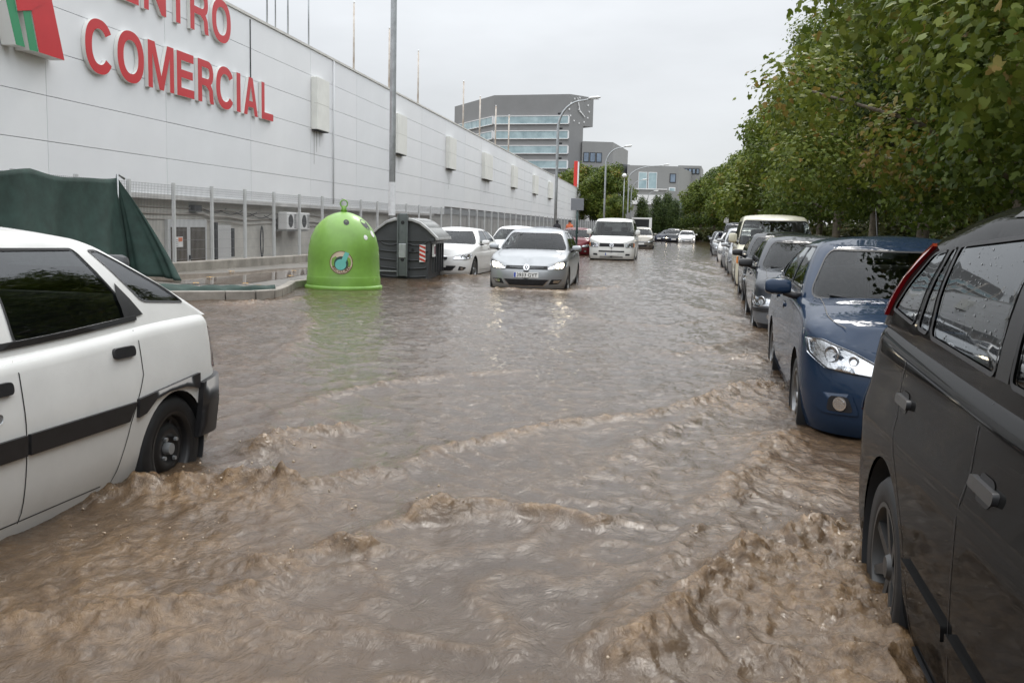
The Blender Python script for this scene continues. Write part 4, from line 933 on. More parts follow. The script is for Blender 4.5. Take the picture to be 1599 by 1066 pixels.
        if text:
            me = text_mesh(text, .012); v = np.array([p.co[:] for p in me.vertices]); lo, hi = v.min(0), v.max(0)
            u = (v[:, 0]-lo[0])/(hi[0]-lo[0])*(wd-.085)-wd/2+.065; w_ = (v[:, 1]-lo[1])/(hi[1]-lo[1])*h*.68-h*.34+z
            P = np.array([c.lm(s(k*a), b, .0165) for a, b in zip(u, w_)])
            me.vertices.foreach_set('co', P.ravel()); me.materials.clear(); me.materials.append(M_INK); me.update()
            t = bpy.data.objects.new('plate_lettering', me); COL.objects.link(t); t.parent = o
        return o
    def lamp(c, poly, m=None, on=False, bulbs=(), sides=(1, -1), depth=.012, name='headlight', lens=True):
        for sgn in sides:
            o = c.patch(name, poly, m or M_REFLECTOR, .002, .0, .03, None, sgn, dens=.03)
            rim = densify(poly, .03); a = np.array(rim); b = np.array(offpoly(rim, -.008)); n = len(a)
            P = np.concatenate([c.lm(a[:, 0], a[:, 1], .006), c.lm(b[:, 0], b[:, 1], .008)]); P[:, 1] *= sgn
            rr_ = newobj('lamp_rim', P, [(i, (i+1) % n, n+(i+1) % n, n+i) for i in range(n)], M_BLACK, o, True); c.fix_out(rr_)
            for (s, z, rb, lit) in bulbs:
                p = c.lm(s, z, .006); q = c.lm(s, z, .03); d = Vector(q-p).normalized(); p = Vector(p); p.y *= sgn; d.y *= sgn
                mb = MB(); mb.lathe([(rb, .0), (rb*.96, .012), (rb*.8, .003), (rb*.45, -.006 if not lit else .008), (0, -.01 if not lit else .012)], 20, 'z')
                o2 = mb.build('bulb', M_LAMP_ON if lit else M_CHROME, o, True); o2.rotation_euler = d.to_track_quat('Z', 'Y').to_euler(); o2.location = p
            if lens: c.patch('lamp_lens', offpoly(poly, -.004), M_LENS, .02, .012, .05, o, sgn, dens=.03)
    def raindrops(c, n, seed=1):
        g = np.random.default_rng(seed)
        for sgn in (1, -1):
            V = []; F = []
            for p, name, tint in c.wins:
                if name != 'side_window': continue
                P = np.array(p); lo, hi = P.min(0), P.max(0); k = int(n*(hi[0]-lo[0])*(hi[1]-lo[1])); Q = lo+(hi-lo)*g.random((k, 2)); Q = Q[inpoly(Q, offpoly(p, -.015))]
                for q in Q:
                    r_ = .0013+.0028*g.random()**3; l = r_*(1+1.2*g.random()**4); base = [(q[0]+r_*math.cos(t), q[1]+l*math.sin(t)) for t in np.linspace(0, 2*math.pi, 7)[:-1]]
                    b = len(V); V += [tuple(c.gm(a, z/c.H, -.0035)) for a, z in base]+[tuple(c.gm(q[0], q[1]/c.H, -.0035+r_*.7))]; F += [(b+i, b+(i+1) % 6, b+6) for i in range(6)]
            V = np.array(V); V[:, 1] *= sgn; o = newobj('raindrops', V, F, mat('raindrop', (.16, .17, .17), .05, spec=.8), c.root, True); o['kind'] = 'stuff'; c.fix_out(o)
    def wipers(c, x=None):
        H = c.H; mb = MB(); v0 = c.gd.get('ws', (.8, .74, .07, .9))[2]
        for q0, q1 in ((-.42, .12), (.02, .55)):
            p = [tuple(c.gm(q0+(q1-q0)*t, v0+.01+.06*t*t, .014)) for t in np.linspace(0, 1, 7)]; mb.tube(p, .009, 5)
        mb.build('wiper_blades', M_BLACK, c.root)
    def antenna(c, x):
        z = float(c.gz1(x))+.04; MB().tube([(x-c.cx, 0, z), (x+.05-c.cx, 0, z+.05), (x+.22-c.cx, 0, z+.28)], [.012, .006, .003], 6).build('aerial', M_BLACK, c.root, True)

def densify_open(pts, step):
    out = []
    for a, b in zip(pts[:-1], pts[1:]):
        a, b = np.array(a, float), np.array(b, float); k = max(1, int(np.linalg.norm(b-a)/step)); out += [tuple(a+(b-a)*t/k) for t in range(k)]
    out.append(tuple(pts[-1])); return out

def generic_front(c, on=False, grille='bar', bumper=None, hl=None, emblem=None, text=None, fog=True, plate=True, platez=None):
    w = c.w; zf = float(c.zt(0)); F, D = c.F, c.D
    hl = hl or [F(.56*w, zf-.17), F(.60*w, zf-.075), D(.30, zf-.03), D(.52, zf+.015), D(.40, zf-.13), D(.24, zf-.175)]
    hl = roundpoly(hl, .03, 3); cen = np.mean(np.array(hl), 0)
    c.lamp(hl, on=on, bulbs=[(cen[0]-.03, cen[1], .062, on), (cen[0]+.11, cen[1]+.01, .045, False)])
    if grille:
        gp = roundpoly([F(-.50*w, zf-.165), F(.50*w, zf-.165), F(.54*w, zf-.085), F(-.54*w, zf-.085)], .02, 3); o = c.patch('grille', gp, M_INK, .003, 0, .1)
        for k in range(3):
            z = zf-.15+k*.025; c.patch('grille_bar', [F(-.5*w, z-.004), F(.5*w, z-.004), F(.5*w, z+.004), F(-.5*w, z+.004)], M_BLACK if k != 1 else M_CHROME, .014, .01, .2, o)
    lp = roundpoly([F(-.46*w, .30), F(.46*w, .30), F(.60*w, .43), F(-.60*w, .43)], .03, 3); o = c.patch('lower_grille', lp, M_INK, .003, 0, .1)
    for k in range(3):
        z = .325+k*.03; c.patch('grille_bar', [F(-.5*w, z-.005), F(.5*w, z-.005), F(.5*w, z+.005), F(-.5*w, z+.005)], M_BLACK, .012, .01, .2, o)
    if fog:
        for sgn in (1, -1):
            fp = roundpoly([F(.64*w, .31), F(.80*w, .315), D(.2, .39), F(.68*w, .42)], .03, 3); o = c.patch('fog_lamp_recess', fp, M_INK, .003, 0, .05, None, sgn)
            q = np.mean(np.array(fp), 0); cp = [(q[0]+.038*math.cos(t), q[1]+.038*math.sin(t)) for t in np.linspace(0, 2*math.pi, 18)[:-1]]; c.patch('fog_lamp', cp, M_REFLECTOR, .012, .008, .03, o, sgn, dens=.02)
    if plate: c.plate(platez or (.50 if zf > .7 else .44), text)
    bonnet_gap(c)
    if emblem: emblem_roundel(c, 0, zf-.122, .058, emblem)

def bonnet_gap(c):
    xs = np.linspace(.34, c.gd['x0']+.16, 16); cr = c.S.get('crown', .045); ed = c.lm(c.bs, c.zt(c.bx))
    for sgn in (1, -1):
        V = []
        for x in xs:
            e = float(np.interp(x-c.cx, ed[:, 0], ed[:, 1])); ins = .07+.05*max(0, (.6-x))
            for dy in (-.0035, .0035):
                y = e-ins+dy; d = float(np.min(np.hypot(ed[:, 0]-(x-c.cx), ed[:, 1]-y))); V.append((x-c.cx, sgn*y, float(c.zt(x))+cr*(1-math.exp(-d/.22))+.0035))
        o = newobj('bonnet_gap', V, [(2*i, 2*i+2, 2*i+3, 2*i+1) for i in range(len(xs)-1)], M_INK, c.root)
def emblem_roundel(c, y, z, r_, kind, rear=False):
    s0 = c.sy(y, rear); ring_ = [(s0+r_*math.cos(t), z+r_*math.sin(t)) for t in np.linspace(0, 2*math.pi, 29)[:-1]]
    o = c.patch('emblem', ring_, M_INK, .018, .015, .05, dens=.03)
    a = np.array(ring_); b = np.array(offpoly(ring_, -r_*.16)); n = len(a); P = np.concatenate([c.lm(a[:, 0], a[:, 1], .021), c.lm(b[:, 0], b[:, 1], .021)])
    q = newobj('emblem_ring', P, [(i, (i+1) % n, n+(i+1) % n, n+i) for i in range(n)], M_CHROME, o); c.fix_out(q)
    if kind == 'vw':
        k = r_*.86
        for nm, pl in (('emblem_letter', [(-.42, .86), (0, .10), (.42, .86)]), ('emblem_letter', [(-.86, .36), (-.40, -.80), (0, .02), (.40, -.80), (.86, .36)])):
            pts = [(s0+k*x, z+k*y_) for x, y_ in pl]; c.line(nm, pts, r_*.20, M_CHROME, .0212, 1, o)

HATCH_SIDE = lambda x0, x1, xm, zb, zt_: None

def side_set(xf, xft, xm, xr, xrt, zb, ztp, gap=.05, zr=None):
    """front and rear door windows: base xf..xr, top xft..xrt, pillar at xm"""
    zr = zr or zb
    zm = zb+(zr-zb)*(xm-xf)/(xr-xf)
    return [[(xf, zb), (xm-gap, zm), (xm-gap*.7, ztp), (xft, ztp)], [(xm+gap, zm), (xr, zr), (xrt, ztp-.01), (xm+gap*.9, ztp)]]
# ------------------------------------------------------------------ the cars
TOCAM = R(90)
def place(S, name, label, cat, group, x, yfront, pm, rz=0., z=None):
    L = S['L']; a = TOCAM+rz
    return Car(S, name, label, cat, group, (x-math.sin(rz)*L/2, yfront+math.cos(rz)*L/2, ROAD if z is None else z), a, pm)

P_WHITE = paint('paint_old_white', (.70, .70, .68), 0, .38, .07)
P_SILVER = paint('paint_silver', (.36, .375, .39), .4, .3, .05)
P_BMW = paint('paint_white', (.74, .74, .73), 0, .28, .05)
P_VAN = paint('paint_van_white', (.72, .72, .69), 0, .4, .08)
P_GREYMPV = paint('paint_dark_grey', (.010, .0098, .0096), .0, .5, .08, coat=.42)
P_BLUE = paint('paint_blue', (.018, .034, .066), .12, .35, .08, coat=.75)
P_GOLF = paint('paint_graphite', (.045, .05, .06), .2, .3, .08)
P_BLACKB = paint('paint_blue_black', (.013, .016, .021), .15, .28, .08)
P_CREAM = paint('paint_cream', (.66, .63, .50), 0, .4, .05)
P_MAROON = paint('paint_maroon', (.11, .012, .018), .2, .35, .1)
P_BEIGE = paint('paint_champagne', (.27, .255, .225), .4, .33, .05)
P_NAVY = paint('paint_navy', (.012, .016, .03), .15, .3, .05)
PARK = 'cars parked along the right kerb'; LEFTG = 'cars parked by the pavement'; TRAF = 'cars driving through the flood'

# silver hatchback coming towards us
S_HATCH = dict(L=3.97, W=1.68, wb=2.47, xa=.80, rw=.305, zb=.19, top=[(0, .70), (.12, .765), (.5, .875), (1.0, .955), (1.35, .975), (2.6, 1.0), (3.6, 1.03), (3.97, .99)],
  gh=dict(x0=.95, x1=3.90, w0=.775, X0=1.72, X1=3.52, w1=.575, top=[(1.72, 1.385), (2.2, 1.42), (2.9, 1.415), (3.52, 1.36)], e0=.2, E0=.14),
  side=side_set(1.50, 1.98, 2.40, 3.36, 3.22, 1.01, 1.36, .045, 1.05)+[[(3.44, 1.08), (3.60, 1.10), (3.42, 1.33), (3.31, 1.34)]])
def hatch_details(c, S, hm, door=(1.36, 2.40, 3.25), zh=.86, mir=None, mirz=1.02):
    a, b_, d = door; zt = lambda x: float(c.zt(x))-.02
    c.seams([[(a-.06, .32), (a-.08, .7), (a, zt(a))], [(b_, .27), (b_, zt(b_))], [(a-.06, .29), (b_, .27), (min(d-.2, c.xa[1]-c.rw-.12), .29)], [(d-.22, .68), (d-.06, .8), (d, zt(d))]])
    c.handle(b_-.16, zh, hm); c.handle(d-.16, zh+.03, hm)
    c.mirror(c.gd['x0']+.52, mirz, m=mir); c.wipers()
def rear_lights(c, poly=None, m=None, bumper=None, platez=.72):
    w = c.w; zr = float(c.zt(c.L)); L = c.L
    c.lamp(roundpoly(poly or [c.D(L-.30, zr-.30), c.D(L-.22, zr-.06), c.D(L-.08, zr-.05), c.B(.66*w, zr-.08), c.B(.70*w, zr-.30), c.D(L-.07, zr-.33)], .03, 3), m or M_RED_LENS, name='tail_light', lens=False)
    c.plate(platez, None, True)
c = place(S_HATCH, 'car', 'silver hatchback with lit headlights driving towards us through the flood', 'car', TRAF, -3.72, 19.75, P_SILVER, R(3.2)); c.build_body()
F, D, w = c.F, c.D, c.w
hl = [F(.53*w, .585), F(.55*w, .645), F(.74*w, .70), D(.33, .775), D(.46, .775), D(.36, .66), D(.21, .60)]
hl = roundpoly(hl, .025, 3); cen = np.mean(np.array(hl), 0); c.lamp(hl, on=True, bulbs=[(cen[0]-.045, cen[1]-.01, .058, True), (cen[0]+.07, cen[1]+.015, .05, True)])
g_ = c.patch('grille', [F(-.53*w, .59), F(.53*w, .59), F(.55*w, .665), F(-.55*w, .665)], M_INK, .003, 0, .1)
for z in (.605, .63, .655): c.patch('grille_bar', [F(-.53*w, z-.005), F(.53*w, z-.005), F(.53*w, z+.005), F(-.53*w, z+.005)], M_BLACK, .012, .01, .2, g_)
bonnet_gap(c); emblem_roundel(c, 0, .632, .062, 'vw'); c.plate(.475, '3933 GYT')
lg_ = c.patch('lower_grille', roundpoly([F(-.42*w, .255), F(.42*w, .255), F(.56*w, .385), F(-.56*w, .385)], .02, 3), M_INK, .003, 0, .1)
for z in (.28, .31, .34, .365): c.patch('grille_bar', [F(-.44*w, z-.006), F(.44*w, z-.006), F(.44*w, z+.006), F(-.44*w, z+.006)], M_BLACK, .012, .01, .2, lg_)
for sgn in (1, -1):
    c.line('chrome_strip', [F(.57*w, .385), F(.435*w, .25), F(.0, .248)], .012, M_CHROME, .008, sgn)
    fr = c.patch('fog_lamp_recess', roundpoly([F(.56*w, .28), F(.80*w, .30), D(.24, .385), F(.63*w, .39)], .02, 3), M_INK, .003, 0, .06, None, sgn)
    c.patch('fog_lamp', roundpoly([F(.66*w, .315), F(.79*w, .32), D(.2, .37), F(.68*w, .37)], .02, 3), M_REFLECTOR, .012, .008, .04, fr, sgn)
hatch_details(c, S_HATCH, P_SILVER); rear_lights(c); c.antenna(3.2)

# old white five-door leaving the frame at the left, seen from behind its rear wheel
S_OLD = dict(L=4.07, W=1.69, wb=2.68, xa=.80, rw=.285, arch=.022, zb=.17, rim='steel', df=.5, nf=3.2, dr=.32, nr=4., tint=None,
  top=[(0, .66), (.15, .72), (.9, .86), (1.3, .90), (2.6, .925), (3.5, .965), (3.9, .97), (4.07, .93)],
  ps=[(.1, -.10), (.2, -.07), (.3, -.03), (.5, -.004), (.62, .0), (.8, -.018), (1.1, -.07)], pr=[(.1, -.12), (.3, .0), (.46, .03), (.53, .02), (.58, -.02), (.93, -.05)],
  gh=dict(x0=.92, x1=4.02, w0=.775, X0=1.66, X1=3.22, w1=.535, top=[(1.66, 1.375), (2.2, 1.41), (2.8, 1.405), (3.22, 1.365)], e0=.16, E0=.12, m0=4.5, rr=.06, bulge=.025, rs=(.84, .82, .12, .86)),
  side=[[(1.42, .955), (2.28, .955), (2.32, 1.33), (1.90, 1.33)], [(2.40, .955), (3.20, .99), (3.21, 1.06), (3.03, 1.325), (2.43, 1.335)], [(3.31, 1.105), (3.72, 1.035), (3.66, 1.085), (3.20, 1.28), (3.14, 1.28)]])
S_OLD['side'][2] = [(3.36, 1.06), (3.74, 1.03), (3.62, 1.11), (3.22, 1.315), (3.14, 1.315)]
c = place(S_OLD, 'car', 'old white five-door car with black steel wheels and dark side moulding in deep water', 'car', TRAF, -2.62-.845, 4.28-.80-2.51, P_WHITE, R(.8)); c.build_body()
D, B, F, w = c.D, c.B, c.F, c.w
generic_front(c, fog=False)
for sgn in (1, -1):
    c.patch('side_moulding', [D(1.18, .515), D(2.335, .515), D(2.335, .60), D(1.18, .60)], M_BLACK, .016, .016, .1, None, sgn); c.patch('side_moulding', [D(2.355, .515), D(3.05, .515), D(3.11, .60), D(2.355, .60)], M_BLACK, .016, .016, .1, None, sgn)
    c.patch('side_moulding', [D(3.06, .52), D(3.3, .575), D(3.6, .55), D(3.66, .55), D(3.66, .64), D(3.02, .60), D(2.99, .565)][:0] or [D(3.125, .52), D(3.19, .53), D(3.28, .585), D(3.40, .603), D(3.56, .603), D(3.66, .585), D(3.71, .57), D(3.71, .655), D(3.13, .61)], M_BLACK, .017, .017, .1, None, sgn)
    c.patch('window_surround', [c.gside(x, z)[0:1]+(c.gside(x, z)[1]*c.H,) for x, z in [(3.17, .985), (3.33, 1.0), (3.20, 1.16), (3.17, 1.10)]], M_BLACK, .006, 0, .05, None, sgn, mp=lambda q, h_, off: c.gm(q, h_/c.H, off))
    gq = lambda x, z: (c.gside(x, z)[0], c.gside(x, z)[1]*c.H)
    c.patch('rubber_belt', [gq(1.36, .935), gq(2.3, .94), gq(3.26, .978), gq(3.26, 1.0), gq(2.3, .966), gq(1.36, .96)], M_BLACK, .010, .010, .06, None, sgn, mp=lambda q, h_, off: c.gm(q, h_/c.H, off))
    c.patch('petrol_flap', roundpoly([D(3.30, .72), D(3.45, .72), D(3.45, .86), D(3.30, .86)], .03), P_WHITE, .003, .003, .06, None, sgn) if sgn > 0 else None
bp_ = [D(3.70, .30), D(3.72, .60), D(3.90, .625), c.B(0, .625), (2*c.ST-D(3.9, 0)[0], .625), (2*c.ST-D(3.72, 0)[0], .60), (2*c.ST-D(3.70, 0)[0], .30)]
c.patch('rear_bumper', bp_, M_BLACK, .03, .03, .12)
zt = lambda x: float(c.zt(x))-.02
c.seams([[(1.22, .24), (1.20, .6), (1.30, zt(1.3))], [(2.345, .22), (2.345, zt(2.3))], [(1.22, .24), (2.345, .235), (2.90, .235)], [(2.98, .235), (3.08, .50), (3.2, .72), (3.20, zt(3.2))], [(1.2, .205), (2.95, .205)]])
c.handle(2.19, .80, M_BLACK, .2, .05, False); c.handle(3.06, .845, M_BLACK, .17, .05, False); c.mirror(1.42, .98, m=M_BLACK); c.wipers()
for sgn in (1, -1): 
    p = c.lm(c.sx(2.2), .69, .004); MB().lathe([(0, .004), (.018, .003), (.02, 0)], 14, 'y', c=(p[0], p[1]*sgn, p[2])).build('door_lock', M_GALV, c.root)
rear_lights(c, [D(3.88, .66), D(3.93, .88), c.B(.78*w, .88), c.B(.74*w, .66)])

# white compact with angel-eye lamps by the containers
S_BM = dict(L=4.24, W=1.75, wb=2.66, xa=.76, rw=.315, zb=.18, df=.6, nf=2.8, spokes=5, top=[(0, .68), (.12, .75), (.5, .85), (1.2, .945), (1.5, .965), (2.8, .99), (3.8, 1.02), (4.24, .97)],
  gh=dict(x0=1.12, x1=4.15, w0=.80, X0=1.95, X1=3.72, w1=.575, top=[(1.95, 1.35), (2.4, 1.385), (3.0, 1.38), (3.72, 1.31)], e0=.22), side=side_set(1.72, 2.22, 2.80, 3.62, 3.35, .99, 1.325, .04, 1.04))
c = place(S_BM, 'car', 'white compact car with twin kidney grille beside the grey waste container', 'car', LEFTG, -6.88, 23.95, P_BMW, R(1.5)); c.build_body(); F, D, w = c.F, c.D, c.w
generic_front(c, grille=None, hl=[F(.50*w, .59), F(.52*w, .66), F(.72*w, .70), D(.30, .735), D(.42, .73), D(.33, .63), D(.18, .585)])
for sgn in (1, -1): 
    o = c.patch('kidney_grille', roundpoly([F(.025, .575), F(.30*w, .575), F(.33*w, .63), F(.28*w, .665), F(.025, .665)], .03, 4), M_INK, .01, .008, .06, None, sgn); rp_ = roundpoly([F(.025, .575), F(.30*w, .575), F(.33*w, .63), F(.28*w, .665), F(.025, .665)], .03, 4)
    c.line('chrome_surround', rp_+rp_[:1], .012, M_CHROME, .014, sgn, o)
emblem_roundel(c, 0, .70, .036, None); hatch_details(c, S_BM, P_BMW, (1.52, 2.80, 3.6)); rear_lights(c)

# other cars along the left
S_H2 = dict(S_HATCH); S_H2.update(top=[(0, .72), (.12, .80), (.5, .92), (1.0, .99), (1.35, 1.01), (2.6, 1.03), (3.6, 1.05), (3.97, 1.0)], gh=dict(S_HATCH['gh'], top=[(1.72, 1.42), (2.2, 1.46), (2.9, 1.45), (3.52, 1.40)]), side=side_set(1.50, 1.98, 2.40, 3.36, 3.22, 1.04, 1.39, .045, 1.07)+[[(3.44, 1.10), (3.60, 1.12), (3.42, 1.36), (3.31, 1.37)]], spokes=7)
def simple(S, x, y, pm, label, group, rz=0., emblem=None, on=False, mir=None, front=True, z=None, name='car', cat='car', **k):
    c = place(S, name, label, cat, group, x, y, pm, rz, z); c.build_body(); generic_front(c, on=on, emblem=emblem, **k)
    xm = S.get('xm', 2.40); hatch_details(c, S, pm, (S.get('xd', 1.36), xm, S.get('xe', 3.25)), float(c.zt(xm))-.13, mir, float(c.zt(S['gh']['x0']+.5))+.06); rear_lights(c); return c
c = simple(S_H2, -6.55, 31.2, P_BMW, 'white hatchback parked behind the white compact car', LEFTG, R(2))
MB().box(c.gd['x0']+.25-c.cx, c.gd['x0']+.6-c.cx, -.5, .1, 1.0, 1.02).build('paper_on_dashboard', M_WHITE, c.root)
simple(S_H2, -6.6, 37.0, P_NAVY, 'dark blue hatchback parked beyond the white hatchback with only its roof showing', LEFTG, R(2)); 
c = simple(S_H2, -6.45, 46, P_MAROON, 'maroon hatchback parked behind the square road sign', LEFTG, R(1))

# white van
S_VAN = dict(L=4.89, W=1.90, wb=3.0, xa=.90, rw=.335, zb=.22, df=.5, nf=2.9, dr=.22, nr=6, crown=.05, top=[(0, .92), (.1, 1.0), (.35, 1.09), (.75, 1.16), (1.2, 1.18), (4.6, 1.2), (4.89, 1.19)],
  pf=[(.1, -.12), (.22, -.04), (.3, 0), (.52, .0), (.6, -.02), (.95, -.10)], ps=[(.1, -.08), (.25, -.03), (.4, -.005), (.7, .0), (1.0, -.012), (1.2, -.035)],
  gh=dict(x0=.55, x1=4.85, w0=.895, X0=1.42, X1=4.74, w1=.75, top=[(1.42, 1.83), (2.0, 1.89), (4.0, 1.9), (4.74, 1.86)], d0=.34, D0=.24, n0=3.2, e0=.1, E0=.1, m0=6, ws=(.90, .86, .05, .91)),
  side=[[(1.12, 1.22), (2.0, 1.22), (2.05, 1.74), (1.62, 1.74)], [(2.15, 1.22), (3.2, 1.22), (3.2, 1.74), (2.15, 1.74)], [(3.3, 1.22), (4.5, 1.22), (4.45, 1.74), (3.3, 1.74)]], tint='dark', rim='alloy', spokes=6, xm=2.08, xd=1.05, xe=3.25)
def van(x, y, pm, label, group, rz=0., text=None, emblem='vw'):
    c = place(S_VAN, 'van', label, 'van', group, x, y, pm, rz); c.build_body(); F, D, w = c.F, c.D, c.w
    hl = roundpoly([F(.60*w, .70), F(.60*w, .86), F(.78*w, .88), D(.26, .90), D(.24, .72)], .03, 3); cen = np.mean(np.array(hl), 0); c.lamp(hl, bulbs=[(cen[0], cen[1], .07, False)])
    for sgn in (1, -1): c.patch('indicator', [D(.255, .72), D(.33, .73), D(.34, .88), D(.275, .89)], M_ORANGE_LENS, .01, .008, .05, None, sgn)
    g = c.patch('grille', roundpoly([F(-.56*w, .72), F(.56*w, .72), F(.54*w, .865), F(-.54*w, .865)], .02), M_INK, .003, 0, .1)
    for z in (.75, .785, .82, .85): c.patch('grille_bar', [F(-.55*w, z-.007), F(.55*w, z-.007), F(.55*w, z+.007), F(-.55*w, z+.007)], M_BLACK, .014, .012, .2, g)
    emblem_roundel(c, 0, .795, .085, emblem); c.plate(.42, text)
    lg = c.patch('lower_grille', roundpoly([F(-.56*w, .50), F(.56*w, .50), F(.56*w, .565), F(-.56*w, .565)], .015), M_INK, .003, 0, .1); c.patch('bumper_vent', roundpoly([F(-.5*w, .27), F(.5*w, .27), F(.5*w, .33), F(-.5*w, .33)], .015), M_INK, .003, 0, .1)
    for sgn in (1, -1): c.patch('fog_lamp_recess', roundpoly([F(.60*w, .36), F(.80*w, .37), F(.80*w, .44), F(.62*w, .44)], .02), M_INK, .003, 0, .06, None, sgn)
    c.seams([[(1.05, .3), (1.02, .7), (1.08, 1.16)], [(2.08, .27), (2.08, 1.17)], [(3.25, .27), (3.25, 1.17)], [(1.25, .27), (3.4, .27)]])
    c.handle(1.95, 1.02, M_BLACK); c.mirror(1.05, 1.32, (.13, .2, .25), pm); c.wipers(); rear_lights(c, platez=.6); return c
van(-3.98, 40.2, P_VAN, 'white van with dark grille driving towards us behind the silver hatchback', TRAF, R(2.2))

S_MPV = dict(L=4.28, W=1.76, wb=2.76, xa=.80, rw=.31, zb=.2, top=[(0, .74), (.12, .82), (.5, .98), (.9, 1.07), (1.2, 1.09), (2.6, 1.1), (3.9, 1.13), (4.28, 1.08)],
  gh=dict(x0=.72, x1=4.2, w0=.81, X0=1.62, X1=3.95, w1=.62, top=[(1.62, 1.55), (2.2, 1.6), (3.2, 1.6), (3.95, 1.52)]), side=side_set(1.35, 1.88, 2.45, 3.4, 3.4, 1.13, 1.52, .045)+[[(3.5, 1.16), (3.9, 1.18), (3.8, 1.46), (3.5, 1.5)]], xm=2.45, xe=3.4, xd=1.25)
simple(S_MPV, -4.62, 66.4, P_BEIGE, 'champagne coloured people carrier following the white van', TRAF, R(2))
S_SEDAN = dict(L=4.43, W=1.74, wb=2.65, xa=.86, rw=.31, zb=.19, df=.66, nf=2.6, top=[(0, .70), (.12, .775), (.5, .90), (1.1, .985), (1.5, 1.0), (2.8, 1.02), (3.7, 1.06), (4.2, 1.06), (4.43, 1.0)],
  gh=dict(x0=1.08, x1=4.0, w0=.79, X0=1.82, X1=3.32, w1=.59, top=[(1.82, 1.40), (2.3, 1.435), (2.8, 1.43), (3.32, 1.385)], e0=.25), side=side_set(1.64, 2.12, 2.55, 3.42, 3.2, 1.035, 1.375, .045, 1.065)+[[(3.50, 1.09), (3.68, 1.10), (3.40, 1.33), (3.30, 1.35)]], xm=2.55, xd=1.5, xe=3.4, spokes=7)
simple(S_MPV, -3.75, 104, P_BLACKB, 'black off-roader with lights on far down the avenue', TRAF, R(2), on=True)
simple(S_SEDAN, -2.25, 99, P_BMW, 'white saloon driving beside the black off-roader far down the avenue', TRAF, R(1), on=True)
simple(S_H2, -5.6, 110, P_NAVY, 'dark blue hatchback half hidden far down the avenue', TRAF, R(-30))

# ---- the parked row on the right
XS = .65
# dark grey people carrier right beside us
S_NEAR = dict(L=4.45, W=1.79, wb=2.70, xa=.90, rw=.325, arch=.06, zb=.2, res=.045, df=.6, dr=.42, nr=3.0, top=[(0, .78), (.12, .86), (.5, .99), (.95, 1.07), (1.3, 1.085), (2.5, 1.10), (3.6, 1.13), (4.2, 1.15), (4.45, 1.08)],
  ps=[(.1, -.10), (.2, -.06), (.30, -.02), (.46, -.006), (.66, .0), (.80, .002), (.90, -.02), (1.02, -.035), (1.15, -.06), (1.3, -.10)], pr=[(.1, -.12), (.24, -.03), (.36, .01), (.56, .02), (.64, -.03), (1.1, -.06)],
  gh=dict(x0=.78, x1=4.38, w0=.825, X0=1.66, X1=4.02, w1=.665, top=[(1.66, 1.545), (2.2, 1.59), (3.2, 1.585), (4.02, 1.50)], e0=.24, E0=.2, m0=3.2, rr=.085, bulge=.035),
  side=[[(1.42, 1.125), (2.54, 1.138), (2.59, 1.50), (1.92, 1.50)], [(2.67, 1.14), (3.38, 1.16), (3.45, 1.455), (2.72, 1.495)], [(3.43, 1.165), (3.58, 1.17), (3.55, 1.445), (3.495, 1.45)], [(3.65, 1.175), (4.04, 1.20), (3.78, 1.42), (3.61, 1.44)]], rimmat=mat('dull_alloy', (.07, .07, .07), .45, .6), spokes=7, xm=2.5)
c = place(S_NEAR, 'car', 'dark grey people carrier with rain beaded windows, its rear wheel churning the water', 'car', PARK, XS+.875, 3.46-.90-2.70, P_GREYMPV); c.build_body(); D, B, F, w = c.D, c.B, c.F, c.w
generic_front(c); zt = lambda x: float(c.zt(x))-.02
c.seams([[(1.36, .28), (1.30, .7), (1.42, zt(1.4))], [(2.63, .25), (2.63, .62), (2.61, .9), (2.63, zt(2.6))], [(1.36, .27), (2.63, .25), (3.1, .26)], [(3.1, .26), (3.24, .55), (3.46, .78), (3.55, .95), (3.56, zt(3.56))]])
c.handle(2.47, .905, mat('handle_grey', (.04, .04, .042), .3, .3), .2, .030); c.handle(3.45, .94, MATS['handle_grey'], .19, .030)
for sgn in (1, -1):
    c.patch('side_moulding', roundpoly([D(1.44, .455), D(2.61, .455), D(2.61, .50), D(1.42, .50)], .01), P_GREYMPV, .014, .014, .1, None, sgn); c.patch('side_moulding', roundpoly([D(2.65, .455), D(3.14, .455), D(3.18, .50), D(2.65, .50)], .01), P_GREYMPV, .014, .014, .1, None, sgn)
    c.patch('sill_trim', [D(1.30, .215), D(3.12, .215), D(3.12, .25), D(1.30, .25)], M_BLACK, .012, .012, .1, None, sgn)
    gq = lambda x, z: (c.gside(x, z)[0], c.gside(x, z)[1]*c.H)
    c.patch('black_pillar', [gq(2.555, 1.14), gq(2.655, 1.14), gq(2.705, 1.495), gq(2.605, 1.495)], M_BLACK, .003, 0, .06, None, sgn, mp=lambda q, h_, off: c.gm(q, h_/c.H, off))
    c.patch('tail_light', [gq(4.12, 1.17), gq(4.21, 1.165), gq(4.09, 1.32), gq(3.92, 1.455), gq(3.84, 1.445), gq(3.99, 1.33)], M_RED_LENS, .016, .016, .04, None, sgn, mp=lambda q, h_, off: c.gm(q, h_/c.H, off))
    c.line('roof_gutter', [(lambda t: (t[0], t[1]*c.H))(c.gside(x, 1.55)) for x in (1.9, 2.5, 3.1)], .02, M_BLACK, .004, sgn, mp=lambda q, h_, off: c.gm(q, np.clip(h_/c.H, 0, .965), off))
    c.patch('mud_flap', [D(3.16, .12), D(3.20, .12), D(3.20, .24), D(3.16, .24)], M_BLACK, .0, .03, .1, None, sgn)
c.mirror(1.38, 1.15); c.wipers(); c.raindrops(900); rear_lights(c, platez=.8)

